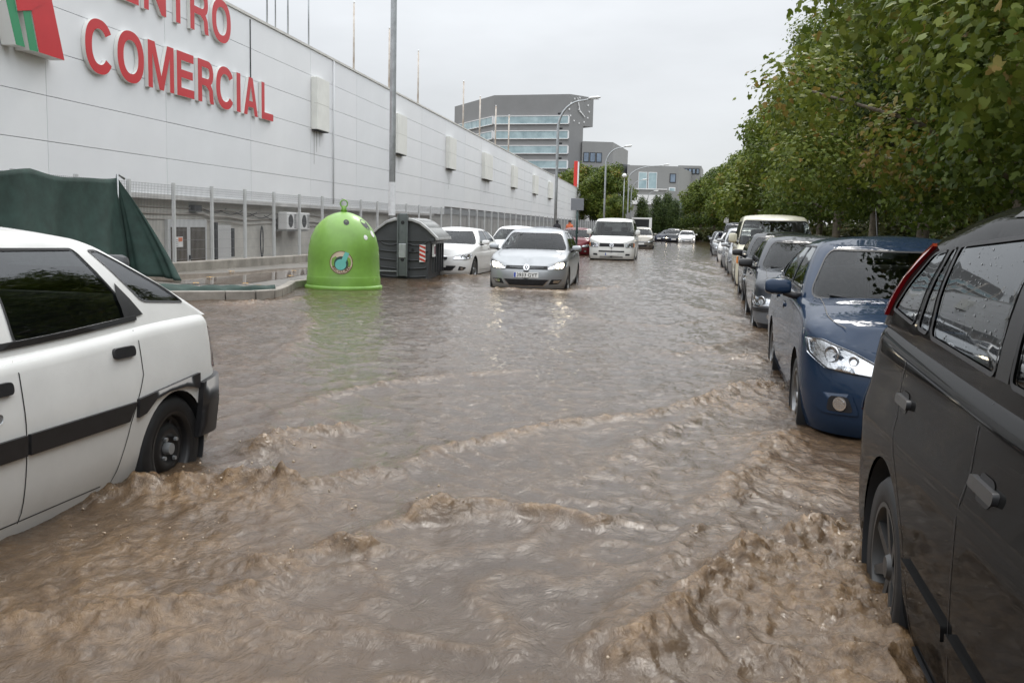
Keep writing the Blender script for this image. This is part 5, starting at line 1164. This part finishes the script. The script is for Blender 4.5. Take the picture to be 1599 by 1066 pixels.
# blue saloon
c = place(S_SEDAN, 'car', 'blue saloon with rain on its bonnet parked next to the dark grey people carrier', 'car', PARK, XS+.855, 7.08-.86, P_BLUE); c.build_body(); D, B, F, w = c.D, c.B, c.F, c.w
hl = roundpoly([F(.50*w, .585), F(.50*w, .66), F(.70*w, .735), D(.28, .80), D(.44, .80), D(.38, .70), D(.22, .615)], .02, 3); cen = np.mean(np.array(hl), 0)
c.lamp(hl, bulbs=[(cen[0]+.03, cen[1]+.01, .055, False), (cen[0]-.13, cen[1]-.02, .032, False)])
for k, z in enumerate((.635, .675)):
    for sgn in (1, -1): c.line('chrome_chevron', [F(.46*w, z-.01), F(.2*w, z+.0), F(.0, z+.045)], .022, M_CHROME, .012, sgn)
c.patch('grille', roundpoly([F(-.47*w, .60), F(.47*w, .60), F(.46*w, .70), F(-.46*w, .70)], .03), M_INK, .003, 0, .1)
lg_ = c.patch('lower_grille', roundpoly([F(-.52*w, .27), F(.52*w, .27), F(.44*w, .43), F(-.44*w, .43)], .03), M_INK, .003, 0, .1)
for z in (.30, .335, .37, .405): c.patch('grille_bar', [F(-.44*w, z-.007), F(.44*w, z-.007), F(.44*w, z+.007), F(-.44*w, z+.007)], M_BLACK, .012, .01, .2, lg_)
for sgn in (1, -1):
    fr = c.patch('fog_lamp_recess', roundpoly([F(.60*w, .34), F(.84*w, .33), D(.27, .36), D(.25, .46), F(.66*w, .475)], .03), P_BLUE, .010, .006, .06, None, sgn); c.patch('fog_lamp_pocket', roundpoly([F(.64*w, .355), F(.82*w, .35), F(.80*w, .45), F(.68*w, .455)], .03), M_INK, .0115, 0, .06, fr, sgn)
    q = (c.sy(.73*w), .405); cp = [(q[0]+.045*math.cos(t), q[1]+.045*math.sin(t)) for t in np.linspace(0, 2*math.pi, 20)[:-1]]; fl = c.patch('fog_lamp', cp, M_CHROME, .02, .008, .03, fr, sgn, dens=.02)
    cp = [(q[0]+.034*math.cos(t), q[1]+.034*math.sin(t)) for t in np.linspace(0, 2*math.pi, 20)[:-1]]; c.patch('fog_lamp_glass', cp, M_REFLECTOR, .023, .002, .03, fl, sgn, dens=.02)
bonnet_gap(c); c.plate(.50); hatch_details(c, S_SEDAN, P_BLUE, (1.5, 2.55, 3.4), .87, None, 1.06); rear_lights(c); c.antenna(3.1)
MB().box(.52-c.cx, .545-c.cx, -.1, .1, .93, .935).build('bonnet_badge', M_CHROME, c.root)

S_GOLF = dict(S_HATCH); S_GOLF.update(L=4.15, W=1.735, wb=2.51, xa=.86, df=.5, nf=3.0, top=[(0, .66), (.12, .74), (.5, .86), (1.1, .945), (1.5, .965), (2.8, .98), (3.8, 1.0), (4.15, .96)], gh=dict(S_HATCH['gh'], x0=1.05, x1=4.05, X0=1.82, X1=3.72, w0=.79, w1=.59, top=[(1.82, 1.38), (2.3, 1.415), (3.0, 1.41), (3.72, 1.35)]), side=side_set(1.62, 2.08, 2.52, 3.42, 3.34, .985, 1.35, .045, 1.0)+[[(3.52, 1.02), (3.8, 1.04), (3.62, 1.31), (3.44, 1.33)]], xm=2.52, xd=1.46, xe=3.35)
c = simple(S_GOLF, XS+.85, 14.0-.86, P_GOLF, 'graphite hatchback with paler bumper parked behind the blue saloon', PARK, 0, 'vw', mir=M_BLACK, hl=None)
c.patch('front_bumper', roundpoly([c.F(-.80*c.w, .26), c.F(.80*c.w, .26), c.D(.45, .27), c.D(.47, .47), c.F(.7*c.w, .50), c.F(-.7*c.w, .50), (-c.D(.47, 0)[0], .47), (-c.D(.45, 0)[0], .27)], .02), mat('bumper_grey', (.16, .17, .185), .4, .2, noise=.1, nscale=4), .012, .012, .1)
for sgn in (1, -1): c.patch('bumper_strip', [c.F(.2*c.w, .42), c.F(.7*c.w, .42), c.D(.46, .42), c.D(.46, .47), c.F(.7*c.w, .475), c.F(.2*c.w, .475)], M_BLACK, .02, .008, .1, None, sgn)
simple(S_H2, XS+.84, 18.2, P_BLACKB, 'blue-black hatchback parked between the graphite hatchback and cream van', PARK, mir=M_BLACK)
van(XS+.95, 23.6, P_CREAM, 'cream high roofed van parked among the cars', PARK)
P_SIL2 = paint('paint_light_silver', (.36, .37, .38), .4, .32, .06)
simple(S_SEDAN, XS+.80, 29.8, P_SIL2, 'light silver saloon parked directly behind the cream van', PARK, R(.6)); simple(S_MPV, XS+.70, 35.4, P_SIL2, 'light silver people carrier parked in the right hand row', PARK)
simple(S_HATCH, XS+.55, 41.5, P_BMW, 'white hatchback parked in the right hand row before the dark van', PARK); 
c = van(XS+.9, 47.0, P_NAVY, 'dark navy van parked in the right hand row', PARK)
simple(S_HATCH, XS+.35, 53.5, P_SILVER, 'silver hatchback parked beyond the dark navy van', PARK); simple(S_SEDAN, XS+.35, 59.5, P_BLACKB, 'black saloon near the far end of the parked row', PARK); simple(S_H2, XS+.25, 66, P_GOLF, 'graphite hatchback at the far end of the parked row', PARK)
# ------------------------------------------------------------------ bottle bank and waste container
m_bell = mat('bell_green', (.19, .375, .062), .4, noise=.22, nscale=2.2, coat=.15, bump=.04, bscale=12)
bell = empty('bottle_bank', (-7.16, 18.25, -.02), R(20), 'bright green dome bottle bank with round glass sticker at the kerb', 'bottle bank')
prof = [(.70, .0), (.765, .01), (.775, .05), (.765, .085), (.735, .10), (.728, .25), (.722, .27), (.715, .29), (.708, .60), (.69, .85), (.64, 1.05), (.56, 1.22), (.45, 1.35), (.32, 1.45), (.18, 1.51), (.08, 1.535), (0, 1.54)]
b_ = MB().lathe(prof, 64).build('shell', m_bell, bell, True); autosmooth(b_, 50)
def belldome(t, z, off=0.):
    zz = [p[1] for p in prof]; rr_ = [p[0] for p in prof]; r_ = np.interp(z, zz, rr_)+off; return (r_*math.cos(t), r_*math.sin(t), z)
MB().tube([(0, 0, 1.5), (0, 0, 1.66)], .035, 8).build('lifting_post', m_bell, bell, True)
MB().tube([(.07*math.cos(a), 0, 1.70+.075*math.sin(a)) for a in np.linspace(0, 2*math.pi, 17)], .014, 6).build('lifting_ring', m_bell, bell, True)
MB().tube([(-.05, .0, 1.54), (-.03, 0, 1.63), (.03, 0, 1.63), (.05, 0, 1.54)], .016, 6).build('lifting_bracket', m_bell, bell, True)
FACE = -math.pi/2-R(20)+math.atan2(7.16, 18.25)*-0.0 - R(0)
cam_dir = math.atan2(0-18.25, 0+7.16)-R(20)             # bearing of the street side
def sticker(name, t0, z0, r_, m_, off, rin=0., n_=36, par=None):
    V = []; F_ = []
    for q in (rin, r_):
        for k in range(n_):
            a = 2*math.pi*k/n_; z = z0+q*math.sin(a); rr_ = np.interp(z, [p[1] for p in prof], [p[0] for p in prof]); V.append(belldome(t0+q*math.cos(a)/rr_, z, off))
    F_ = [(k, (k+1) % n_, n_+(k+1) % n_, n_+k) for k in range(n_)]; return newobj(name, V, F_, m_, par or bell)
ts = cam_dir-R(4)
st = sticker('sticker', ts, .56, .225, mat('sticker_cream', (.62, .52, .38), .5), .004); sticker('sticker_rim', ts, .56, .225, mat('sticker_brown', (.16, .08, .05), .5), .006, .212, par=st); sticker('sticker_disc', ts, .545, .135, mat('sticker_dark', (.03, .07, .06), .5), .006, par=st)
sticker('sticker_bottle', ts-.015, .52, .105, mat('sticker_teal', (.15, .52, .45), .5), .008, par=st)
V = [belldome(ts+dx/.71, z, .009) for dx, z in ((.0, .60), (.09, .57), (.155, .74), (.10, .76), (.075, .77))]; newobj('sticker_bottle_neck', V, [tuple(range(5))], MATS['sticker_teal'], st)
def arc_text(txt, rad_, a0, a1, flip, size):
    for i, ch in enumerate(txt):
        if ch == ' ': continue
        a = a0+(a1-a0)*(i+.5)/len(txt); me = text_mesh(ch, .02); v = np.array([p.co[:] for p in me.vertices]); lo, hi = v.min(0), v.max(0); v = (v-[(lo[0]+hi[0])/2, .35, 0])*size
        rot = a-math.pi/2 if not flip else a+math.pi/2
        X = v[:, 0]*math.cos(rot)-v[:, 1]*math.sin(rot)+rad_*math.cos(a); Z = v[:, 0]*math.sin(rot)+v[:, 1]*math.cos(rot)+rad_*math.sin(a)+.56
        P = np.array([belldome(ts+x/.71, z, .0085) for x, z in zip(X, Z)]); me.vertices.foreach_set('co', P.ravel()); me.materials.clear(); me.materials.append(MATS['sticker_brown']); me.update()
        o = bpy.data.objects.new('sticker_letter', me); COL.objects.link(o); o.parent = st
arc_text('RECICLADO', .172, R(205), R(335), True, .075)
for t, z, r_ in ((cam_dir+.1, 1.335, .055), (cam_dir+1.0, 1.30, .10), (cam_dir-2.6, 1.3, .1)): sticker('bottle_hole', t, z, r_, M_INK, .004)
for t, z, s_ in ((cam_dir+.72, 1.05, .05), (cam_dir+1.15, 1.12, .07)): sticker('torn_label', t, z, s_, M_PLATE, .004, n_=7)

m_bin = mat('bin_grey', (.058, .062, .066), .5, noise=.2, nscale=3); m_lid = mat('bin_lid_grey', (.40, .405, .40), .55, noise=.15, nscale=4)
binr = empty('waste_container', (-7.3, 23.15, ROAD), R(6), 'dark grey waste container with pale ribbed lid and red striped marker', 'waste container')
# end face towards us: x across (1.36), length along y
hw = .68; LY = 1.85
def bprof(z): return hw*(.86+.14*min(1, z/1.05))
sec = [(-bprof(.06), .06), (bprof(.06), .06), (bprof(.6), .6), (bprof(1.05), 1.08), (.52, 1.22), (.30, 1.42), (-.30, 1.42), (-.52, 1.22), (-bprof(1.05), 1.08)]
MB().xprism(sec, -LY/2, LY/2).build('body', m_bin, binr, bevel=.03)
for k, z in enumerate((.25, .45, .65, .85)):
    zz = z; mbx = MB(); pts = [(x, -LY/2-.018, zz-.05+.05*(x/hw)**2) for x in np.linspace(-bprof(z)+.06, -.14, 8)]; mbx.tube(pts, .016, 6); mbx.tube([(-x, y, z_) for x, y, z_ in pts], .016, 6); mbx.build('rib', m_bin, binr, True)
for x in (-.32, .32):
    MB().tube([(x+.22*math.cos(a)*1.2, -LY/2-.005, 1.10-.14*math.sin(a)*(1)) for a in np.linspace(0, math.pi, 12)], .02, 6).build('rib', m_bin, binr, True)
for k in range(5):
    y = -LY/2+.25+k*.34
    for s_ in (1, -1): MB().box(*(sorted((s_*(hw-.02), s_*(hw+.03)))), y-.02, y+.02, .3, 1.0).build('side_rib', m_bin, binr)
for s_ in (1, -1): MB().box(*(sorted((s_*(hw-.04), s_*(hw+.09)))), -LY/2-.05, LY/2+.05, 1.06, 1.13).build('rim', m_bin, binr, bevel=.015)
lid = [(.86, 1.10), (.85, 1.16), (.62, 1.38), (.42, 1.53), (.22, 1.60), (0, 1.615), (-.22, 1.60), (-.42, 1.53), (-.62, 1.38), (-.85, 1.16), (-.86, 1.10)]
li = [(x*.93, 1.07+(z-1.07)*.88) for x, z in lid]
MB().xprism(lid+li[::-1], -LY/2-.10, LY/2+.06).build('lid', m_lid, binr, bevel=.012)
lr = MB()
for k in range(7):
    y = -LY/2+.12+k*.26
    for i in range(1, len(lid)-2):
        if i not in (4, 5): lr.tube([(lid[i][0]*1.005, y, lid[i][1]+.004), (lid[i+1][0]*1.005, y, lid[i+1][1]+.004)], .018, 5)
lr.build('lid_ribs', m_lid, binr, True)
ee = MB(); ee.xprism([(x*.95, 1.07+(z-1.07)*.9) for x, z in lid]+[(-.70, 1.06), (.70, 1.06)], -LY/2-.03, -LY/2+.02); ee.build('lid_end', m_bin, binr)
m_arm = mat('arm_steel', (.16, .175, .18), .42, .6, noise=.2, nscale=5)
ar = MB().box(-.10, .10, -LY/2-.12, -LY/2-.04, .22, 1.72).build('lifting_arm', m_arm, binr, bevel=.012)
MB().box(-.13, -.095, -LY/2-.15, -LY/2-.03, .22, 1.68).build('arm_flange', m_arm, ar); MB().box(.095, .13, -LY/2-.15, -LY/2-.03, .22, 1.68).build('arm_flange', m_arm, ar)
for z in (1.5, .62): MB().lathe([(0, -LY/2-.135), (.04, -LY/2-.135), (.045, -LY/2-.12)], 14, 'y', c=(0, 0, z)).build('arm_bolt', M_INK, ar)
MB().box(-.09, .09, -LY/2-.145, -LY/2-.121, .66, 1.0).build('arm_plate', M_GALV, ar, bevel=.01)
MB().box(-.62, -.1, -LY/2-.05, -LY/2-.02, .32, .35).build('pedal_bar', M_GALV, binr)
mk = MB().box(.40, .545, -LY/2-.042, -LY/2-.032, .57, .98).build('striped_marker', M_PLATE, binr); ms = MB()
for k in range(4):
    z = .575+k*.105; ms.xprism([(.402, z+.05), (.543, z-.01 if k else z-.004), (.543, z+.045), (.402, min(.975, z+.105))], -LY/2-.046, -LY/2-.043)
ms.build('red_stripes', mat('marker_red', (.55, .04, .02), .4), mk)
MB().box(.20, .26, -LY/2-.05, -LY/2-.02, .83, .89).build('lock', M_INK, binr)
sl_ = MB().box(hw+.005, hw+.05, -LY/2+.1, -LY/2+.3, .7, 1.0).build('side_label', M_PLATE, binr); MB().box(hw+.051, hw+.054, -LY/2+.13, -LY/2+.27, .76, .95).build('label_print', mat('label_maroon', (.2, .03, .06), .5), sl_)

# ------------------------------------------------------------------ trees
def leaf_mesh(name, blobs, n_leaf, size, cols, lobed=True, seed=0, droop=.3, surf=.55):
    g = np.random.default_rng(seed); bl = np.array(blobs); vol = bl[:, 3]*bl[:, 4]*bl[:, 5]; pick = g.choice(len(bl), n_leaf, p=vol**.75/np.sum(vol**.75))
    d = g.normal(size=(n_leaf, 3)); d /= np.linalg.norm(d, axis=1)[:, None]; rr_ = (surf+(1-surf)*g.random(n_leaf))**.8*(1+.12*g.normal(size=n_leaf)); B = bl[pick]; pos = B[:, :3]+d*B[:, 3:6]*rr_[:, None]
    if lobed:   # five-pointed plane-tree leaf
        tip = [(0, 0), (.30, .10), (.52, .42), (.26, .44), (.24, .82), (0, 1.05), (-.24, .82), (-.26, .44), (-.52, .42), (-.30, .10)]; T = np.array([(x, y-.1, -.22*abs(x)-.12*y*y) for x, y in tip]); F0 = [(0, 1, 3, 9), (9, 3, 7, 7), ]
        F0 = [(0, 1, 2, 3), (0, 3, 4, 5), (0, 5, 6, 7), (0, 7, 8, 9)]
    else:
        T = np.array([(0, 0, 0), (.42, .45, -.1), (0, 1, -.06), (-.42, .45, -.1)]); F0 = [(0, 1, 2, 3)]
    nrm = d*.75+np.array([0, 0, .55])+g.normal(size=(n_leaf, 3))*.45; nrm /= np.linalg.norm(nrm, axis=1)[:, None]
    t = g.normal(size=(n_leaf, 3))+np.array([0, 0, -droop*2]); t -= nrm*np.sum(t*nrm, 1)[:, None]; t /= np.linalg.norm(t, axis=1)[:, None]; bt = np.cross(t, nrm)
    s = size*(.6+.7*g.random(n_leaf)); V = pos[:, None]+(bt[:, None]*T[None, :, 0:1]+t[:, None]*T[None, :, 1:2]+nrm[:, None]*T[None, :, 2:3])*s[:, None, None]
    k = len(T); F_ = (np.arange(n_leaf)[:, None, None]*k+np.array(F0)[None]).reshape(-1, 4)
    me = bpy.data.meshes.new(name); me.vertices.add(n_leaf*k); me.vertices.foreach_set('co', V.ravel()); me.loops.add(F_.size); me.polygons.add(len(F_)); me.loops.foreach_set('vertex_index', F_.ravel().astype(np.int32)); me.polygons.foreach_set('loop_start', np.arange(len(F_))*4); me.polygons.foreach_set('loop_total', np.full(len(F_), 4)); me.update()
    at = me.attributes.new('tone', 'FLOAT', 'POINT'); at.data.foreach_set('value', np.repeat(np.clip(g.normal(.45, .18, n_leaf)+(g.normal(0, .17, len(bl)))[pick], 0, 1), k).astype(np.float32)); me.materials.append(cols); return me
def leafmat(name, dark, mid, lite, odd=None):
    m_ = bpy.data.materials.new(name); m_.use_nodes = True; n = m_.node_tree; n.nodes.clear(); o = n.nodes.new('ShaderNodeOutputMaterial'); a = n.nodes.new('ShaderNodeAttribute'); a.attribute_name = 'tone'; r_ = n.nodes.new('ShaderNodeValToRGB')
    e = r_.color_ramp.elements; e[0].position = 0; e[0].color = (*dark, 1); e[1].position = .93; e[1].color = (*lite, 1); q = e.new(.45); q.color = (*mid, 1); q = e.new(.985); q.color = (*(odd or lite), 1); n.links.new(a.outputs['Fac'], r_.inputs[0])
    p = n.nodes.new('ShaderNodeBsdfPrincipled'); p.inputs['Roughness'].default_value = .55; p.inputs['Specular IOR Level'].default_value = .25; t = n.nodes.new('ShaderNodeBsdfTranslucent'); mm = n.nodes.new('ShaderNodeMixShader'); mm.inputs[0].default_value = .33
    n.links.new(r_.outputs[0], p.inputs['Base Color']); n.links.new(r_.outputs[0], t.inputs['Color']); n.links.new(p.outputs[0], mm.inputs[1]); n.links.new(t.outputs[0], mm.inputs[2]); n.links.new(mm.outputs[0], o.inputs[0]); return m_
L_PLANE = leafmat('plane_leaves', (.040, .066, .010), (.100, .142, .019), (.21, .235, .04), (.27, .19, .05))
L_DARK = leafmat('poplar_leaves', (.028, .05, .014), (.055, .088, .022), (.10, .13, .032))
L_BUSH = leafmat('bush_leaves', (.035, .05, .015), (.07, .085, .025), (.13, .12, .04), (.25, .07, .03))
m_bark = mat('plane_bark', (.21, .175, .135), .85, noise=.5, nscale=5, col2=(.10, .085, .065), bump=.5, bscale=20)
def crown_blobs(seed, H, rad_, base, n_=40):
    g = random.Random(seed); out = []; tips = []
    for i in range(n_):
        z = base+(H-base)*(i+.5)/n_; t = (z-base)/(H-base); rmax = rad_*math.sin(math.pi*min(1, .22+.72*t))**.8; a = i*2.4+g.uniform(-.5, .5); q = rmax*g.uniform(.35, 1.0); r_ = g.uniform(.5, 1.1)*rad_*.285
        out.append((q*math.cos(a), q*math.sin(a), z, r_*1.1, r_*1.1, r_*.85)); tips.append((q*math.cos(a), q*math.sin(a), z))
    for i in range(8): out.append((g.uniform(-.5, .5)*rad_*.6, g.uniform(-.5, .5)*rad_*.6, base+(H-base)*g.uniform(.25, .8), rad_*.38, rad_*.38, rad_*.3))
    return out, tips
def trunk_mesh(tips, H, base, r_, seed):
    g = random.Random(seed); mb = MB(); lean = (g.uniform(-.15, .15), g.uniform(-.15, .15)); pts = [(lean[0]*t*t*2, lean[1]*t*t*2, -.3+(base+(H-base)*.72+.3)*t) for t in np.linspace(0, 1, 9)]
    mb.tube(pts, [r_*(1.25 if i == 0 else 1)*(1-.085*i) for i in range(9)], 10)
    for k, tp in enumerate(tips[::2]):
        z0 = max(base*.85, tp[2]-g.uniform(.8, 1.8)); t = min(1, (z0+.3)/(base+(H-base)*.72+.3)); p0 = Vector((lean[0]*t*t*2, lean[1]*t*t*2, z0)); p1 = Vector(tp); mid = p0.lerp(p1, .5)+Vector((0, 0, .25))
        mb.tube([p0, mid, p1], [r_*.42, r_*.25, .015], 6)
    me = mb.build('trunk', m_bark, None, True); d = me.data; bpy.data.objects.remove(me); return d
VAR = []
for k, (H_, rd, bs) in enumerate(((9.3, 3.7, 2.3), (8.7, 3.5, 2.2))):
    bl, tp = crown_blobs(10+k, H_, rd, bs); VAR.append((trunk_mesh(tp, H_, bs, .17, k), leaf_mesh('crown', bl, 44000, .105, L_PLANE, True, k)))
FARV = []
for k in range(2):
    bl, tp = crown_blobs(30+k, 8.6, 3.5, 2.2, 30); FARV.append((trunk_mesh(tp, 8.6, 2.2, .18, 20+k), leaf_mesh('crown', bl, 14000, .24, L_PLANE, False, 20+k)))
def tree(x, y, var, label, group, s=1., sz=1., name='plane_tree', z=.05):
    o = empty(name, (x, y, z), random.uniform(0, 6.28), label, 'tree', group)
    for nm, me in zip(('trunk', 'crown'), var):
        q = bpy.data.objects.new(nm, me); COL.objects.link(q); q.parent = o
    o.scale = (s, s, s*sz); return o
ROW = 'plane trees behind the parked cars'
yy = [4.5, 10.5, 17, 24, 32, 40, 48]
BY = ['dark grey people carrier', 'blue saloon', 'graphite hatchback', 'blue-black hatchback and cream van', 'light silver saloon', 'white parked hatchback', 'dark navy van']
for i, y in enumerate(yy): tree(5.0+random.uniform(-.15, .15)+(.4 if y < 8 else 0), y, VAR[i % 2], 'leafy plane tree standing behind the '+BY[i], ROW, random.uniform(.92, 1.10), random.uniform(.94, 1.08))
for i, y in enumerate([56, 64, 72, 80, 89, 98, 108, 120]): tree(4.6-.012*(y-56)*(y-56)*.06, y, FARV[i % 2], ['plane tree behind the silver hatchback beyond the navy van', 'plane tree behind the black saloon', 'plane tree behind the last parked graphite hatchback'][i] if i < 3 else 'plane tree in the row past the last parked car', ROW, random.uniform(.92, 1.05))
for i, (x, y) in enumerate([(10.5, 8), (11, 16), (10.2, 25), (11, 34), (10.5, 44), (10.8, 55), (10, 68), (9.5, 82), (17, 14), (17, 30), (18, 48), (25, 22), (24, 38), (26, 58), (17, 66), (16, 84), (33, 44), (34, 70)]): tree(x, y, FARV[i % 2], 'plane tree in the dense park planting behind the roadside row', 'park trees behind the row', random.uniform(.95, 1.15))
for i, (x, y, s) in enumerate([(-20.5, 158, 1.3), (-15.6, 152, 1.25), (-14.4, 147, .72), (-24, 163, 1.2), (-17.6, 168, 1.35)]): tree(x, y, FARV[i % 2], 'broad green tree beyond the end of the shopping centre', 'trees by the red totem sign', s)
bl = []
g = random.Random(4)
for i in range(26): t = (i+.5)/26; bl.append((g.uniform(-.3, .3), g.uniform(-.3, .3), .6+7.2*t, 1.75*math.sin(math.pi*min(1, .3+.62*t))**.7+.1, 1.75*math.sin(math.pi*min(1, .3+.62*t))**.7+.1, .8))
POP = (trunk_mesh([(0, 0, 5)], 7.5, 1., .14, 50), leaf_mesh('crown', bl, 8000, .24, L_DARK, False, 50, surf=.4))
for x, y, s in [(-10.9, 158, 1.0), (-9.0, 170, 1.12), (-7.4, 172, 1.2), (-6.0, 168, 1.0), (-4.0, 170, 1.05), (-2.4, 172, 1.12), (-.8, 168, 1.05), (.8, 170, 1.1), (2.6, 165, 1.15)]: tree(x, y, POP, 'dark slender poplar at the far end of the avenue', 'poplars at the end of the avenue', s*.80, name='poplar_tree')
for x, y, s in [(-1.2, 128, .9), (.5, 121, 1.0), (2.0, 112, 1.0)]: tree(x, y, FARV[0], 'green tree where the avenue bends beyond the parked cars', 'trees at the bend', s)
BUSH = leaf_mesh('foliage', [(g.uniform(-.9, .9), g.uniform(-.9, .9), g.uniform(.3, 1.3), .55, .55, .45) for _ in range(14)], 2600, .16, L_BUSH, False, 60)
for i in range(30):
    y = 7+i*3.1; o = empty('shrub', (7.2+random.uniform(-.4, .9), y, .05), random.uniform(0, 6), 'low green and rust tinted shrub under the park trees', 'shrub', 'shrubs under the park trees'); q = bpy.data.objects.new('foliage', BUSH); COL.objects.link(q); q.parent = o; o.scale = (1.3, 1.3, random.uniform(.8, 1.3))
for i in range(22):
    o = empty('shrub', (13.5+random.uniform(-1, 1.5), 12+i*3.6, .05), random.uniform(0, 6), 'tall green shrub in the thicket deep inside the park', 'shrub', 'thicket deep inside the park'); q = bpy.data.objects.new('foliage', BUSH); COL.objects.link(q); q.parent = o; o.scale = (2.0, 2.2, random.uniform(1.4, 2.0))
for i, (x, y) in enumerate([(-1.2, 126), (.2, 124), (1.5, 118), (-2.6, 140), (-.5, 138)]):
    o = empty('shrub', (x, y, -.1), i, 'yellowish shrub where the avenue bends', 'shrub', 'shrubs at the bend'); q = bpy.data.objects.new('foliage', BUSH); COL.objects.link(q); q.parent = o; o.scale = (1.6, 1.6, 1.1)
gh_ = MB().box(-11.9, -9.8, 158, 158.4, -.5, 3.0); gt = empty('gate_kiosk', (0, 0, 0), 0, 'pale framed gate beside the far poplars', 'gate'); MB().box(-11.9, -11.7, 150, 150.2, ROAD, 3.1).build('post', M_WHITE, gt); MB().box(-9.2, -8.8, 150, 150.2, ROAD, 3.1).build('post', M_WHITE, gt); MB().box(-11.7, -9.2, 150, 150.2, 2.85, 3.1).build('lintel', M_WHITE, gt); MB().box(-11.7, -9.2, 150.05, 150.12, .1, 2.84).build('grille', M_DARK, gt)

# ------------------------------------------------------------------ two people beyond the cars
def person(x, y, label, shirt, rz=0.):
    o = empty('person', (x, y, .05), rz, label, 'person', None)
    J = dict(pel=(0, 0, .92), sp=(0, 0, 1.18), ch=(0, 0, 1.38), nk=(0, 0, 1.50), hd=(0, -.02, 1.60), tp=(0, -.01, 1.72))
    names = list(J); V = [J[k] for k in names]; E = [(0, 1), (1, 2), (2, 3), (3, 4), (4, 5)]; rad_ = [.15, .14, .16, .055, .085, .07]
    def chain(a, pts, rs):
        p = a
        for q, r_ in zip(pts, rs): V.append(q); rad_.append(r_); E.append((p, len(V)-1)); p = len(V)-1
    for s in (1, -1):
        chain(2, [(s*.19, 0, 1.40), (s*.23, -.02, 1.12), (s*.22, -.14, .92), (s*.21, -.19, .86)], [.062, .046, .036, .03]); chain(0, [(s*.10, 0, .84), (s*.11, -.02, .48), (s*.11, .02, .08), (s*.11, -.12, .04)], [.095, .062, .045, .04])
    me = bpy.data.meshes.new('body'); me.from_pydata(V, E, []); b = bpy.data.objects.new('body', me); COL.objects.link(b); b.parent = o; md_ = b.modifiers.new('skin', 'SKIN'); b.modifiers.new('sub', 'SUBSURF').levels = 1
    me.skin_vertices[0].data[0].use_root = True
    for i, r_ in enumerate(rad_): me.skin_vertices[0].data[i].radius = (r_, r_*.85)
    me.materials.append(shirt); md_.use_smooth_shade = True
    MB().lathe([(0, 1.75), (.07, 1.73), (.098, 1.66), (.09, 1.60)], 12).build('hair', M_INK, o, True); return o
person(-9.55, 61, 'person in dark clothes standing on the pavement behind the parked cars', mat('dark_clothes', (.03, .03, .035), .8), .4); person(-8.6, 60, 'person in an orange top standing on the pavement behind the parked cars', mat('orange_top', (.62, .16, .07), .8), -.3)

# ------------------------------------------------------------------ spray thrown up by the wheels
def spray(name, spots, label_, seed):
    g = np.random.default_rng(seed); V = []; F_ = []
    ico = bmesh.new(); bmesh.ops.create_icosphere(ico, subdivisions=1, radius=1); iv = np.array([v.co[:] for v in ico.verts]); if_ = [tuple(v.index for v in f.verts) for f in ico.faces]; ico.free()
    for (x, y, rx, ry, h_, n_, sz) in spots:
        for _ in range(n_):
            p = np.array((x+g.normal()*rx, y+g.normal()*ry, abs(g.normal())*h_*.55+.012)); s = sz*.42*(.3+g.random()**3*1.6)*np.array((1+g.random()*.6, 1+g.random()*.6, .8+g.random()*.5)); b = len(V); V += [tuple(q) for q in iv*s*(1+.25*g.normal(size=iv.shape))+p]; F_ += [tuple(i+b for i in f) for f in if_]
    o = newobj(name, V, F_, mat('spray_water', (.42, .33, .24), .06, noise=.2, nscale=30), None, True); tag(o, label_, 'spray', kind='stuff')
spray('water_spray', [(-2.25, 4.15, .35, .12, .07, 190, .009), (-2.02, 4.27, .1, .07, .12, 120, .009), (-1.15, 4.15, .07, .06, .10, 60, .009), (-2.42, 5.1, .14, .1, .09, 80, .01), (-1.53, 3.26, .12, .07, .07, 60, .007), (-1.36, 3.52, .07, .06, .06, 40, .007), (-2.2, 3.5, .5, .3, .03, 120, .008)], 'brown droplets thrown up behind the old white car', 1)
spray('water_spray', [(.45, 3.7, .2, .35, .09, 160, .008), (.58, 4.2, .1, .14, .1, 60, .008), (.4, 2.9, .2, .3, .06, 80, .007)], 'brown droplets churned up at the dark grey people carrier', 2)
spray('water_spray', [(.5, 8.1, .15, .2, .09, 90, .011), (.52, 9.8, .1, .2, .07, 40, .012)], 'brown droplets along the blue saloon', 3)
spray('water_spray', [(-2.45, 20.4, .25, .35, .10, 500, .009), (-3.6, 19.45, .5, .1, .04, 100, .008), (-2.7, 23.8, .2, .3, .08, 150, .009), (-5.7, 23.6, .3, .2, .08, 180, .009)], 'brown splashes around the silver hatchback', 4)
# fallen leaves on the pavement
for x, y in [(-8.9, 15.6), (-9.4, 17.0), (-8.3, 16.3), (-9.9, 18.8), (-8.6, 18.9), (-7.6, 15.4), (-7.9, 16.0), (-9.2, 20.4), (-8.9, 14.9), (-8.2, 15.0)]:
    z = .15+max(0, -8.2-x)*.04; a = random.uniform(0, 6); s = .09
    P_ = [(x+s*q*math.cos(a+t), y+s*q*math.sin(a+t), z+.012*(i % 2)) for i, (t, q) in enumerate([(k*math.pi/5, 1 if k % 2 == 0 else .55) for k in range(10)])]
    tag(newobj('fallen_leaf', P_, [tuple(range(10))], mat('dry_leaf', (.42, .24, .06), .7)), 'yellow brown fallen leaf lying on the wet pavement', 'leaf', 'fallen leaves on the pavement')
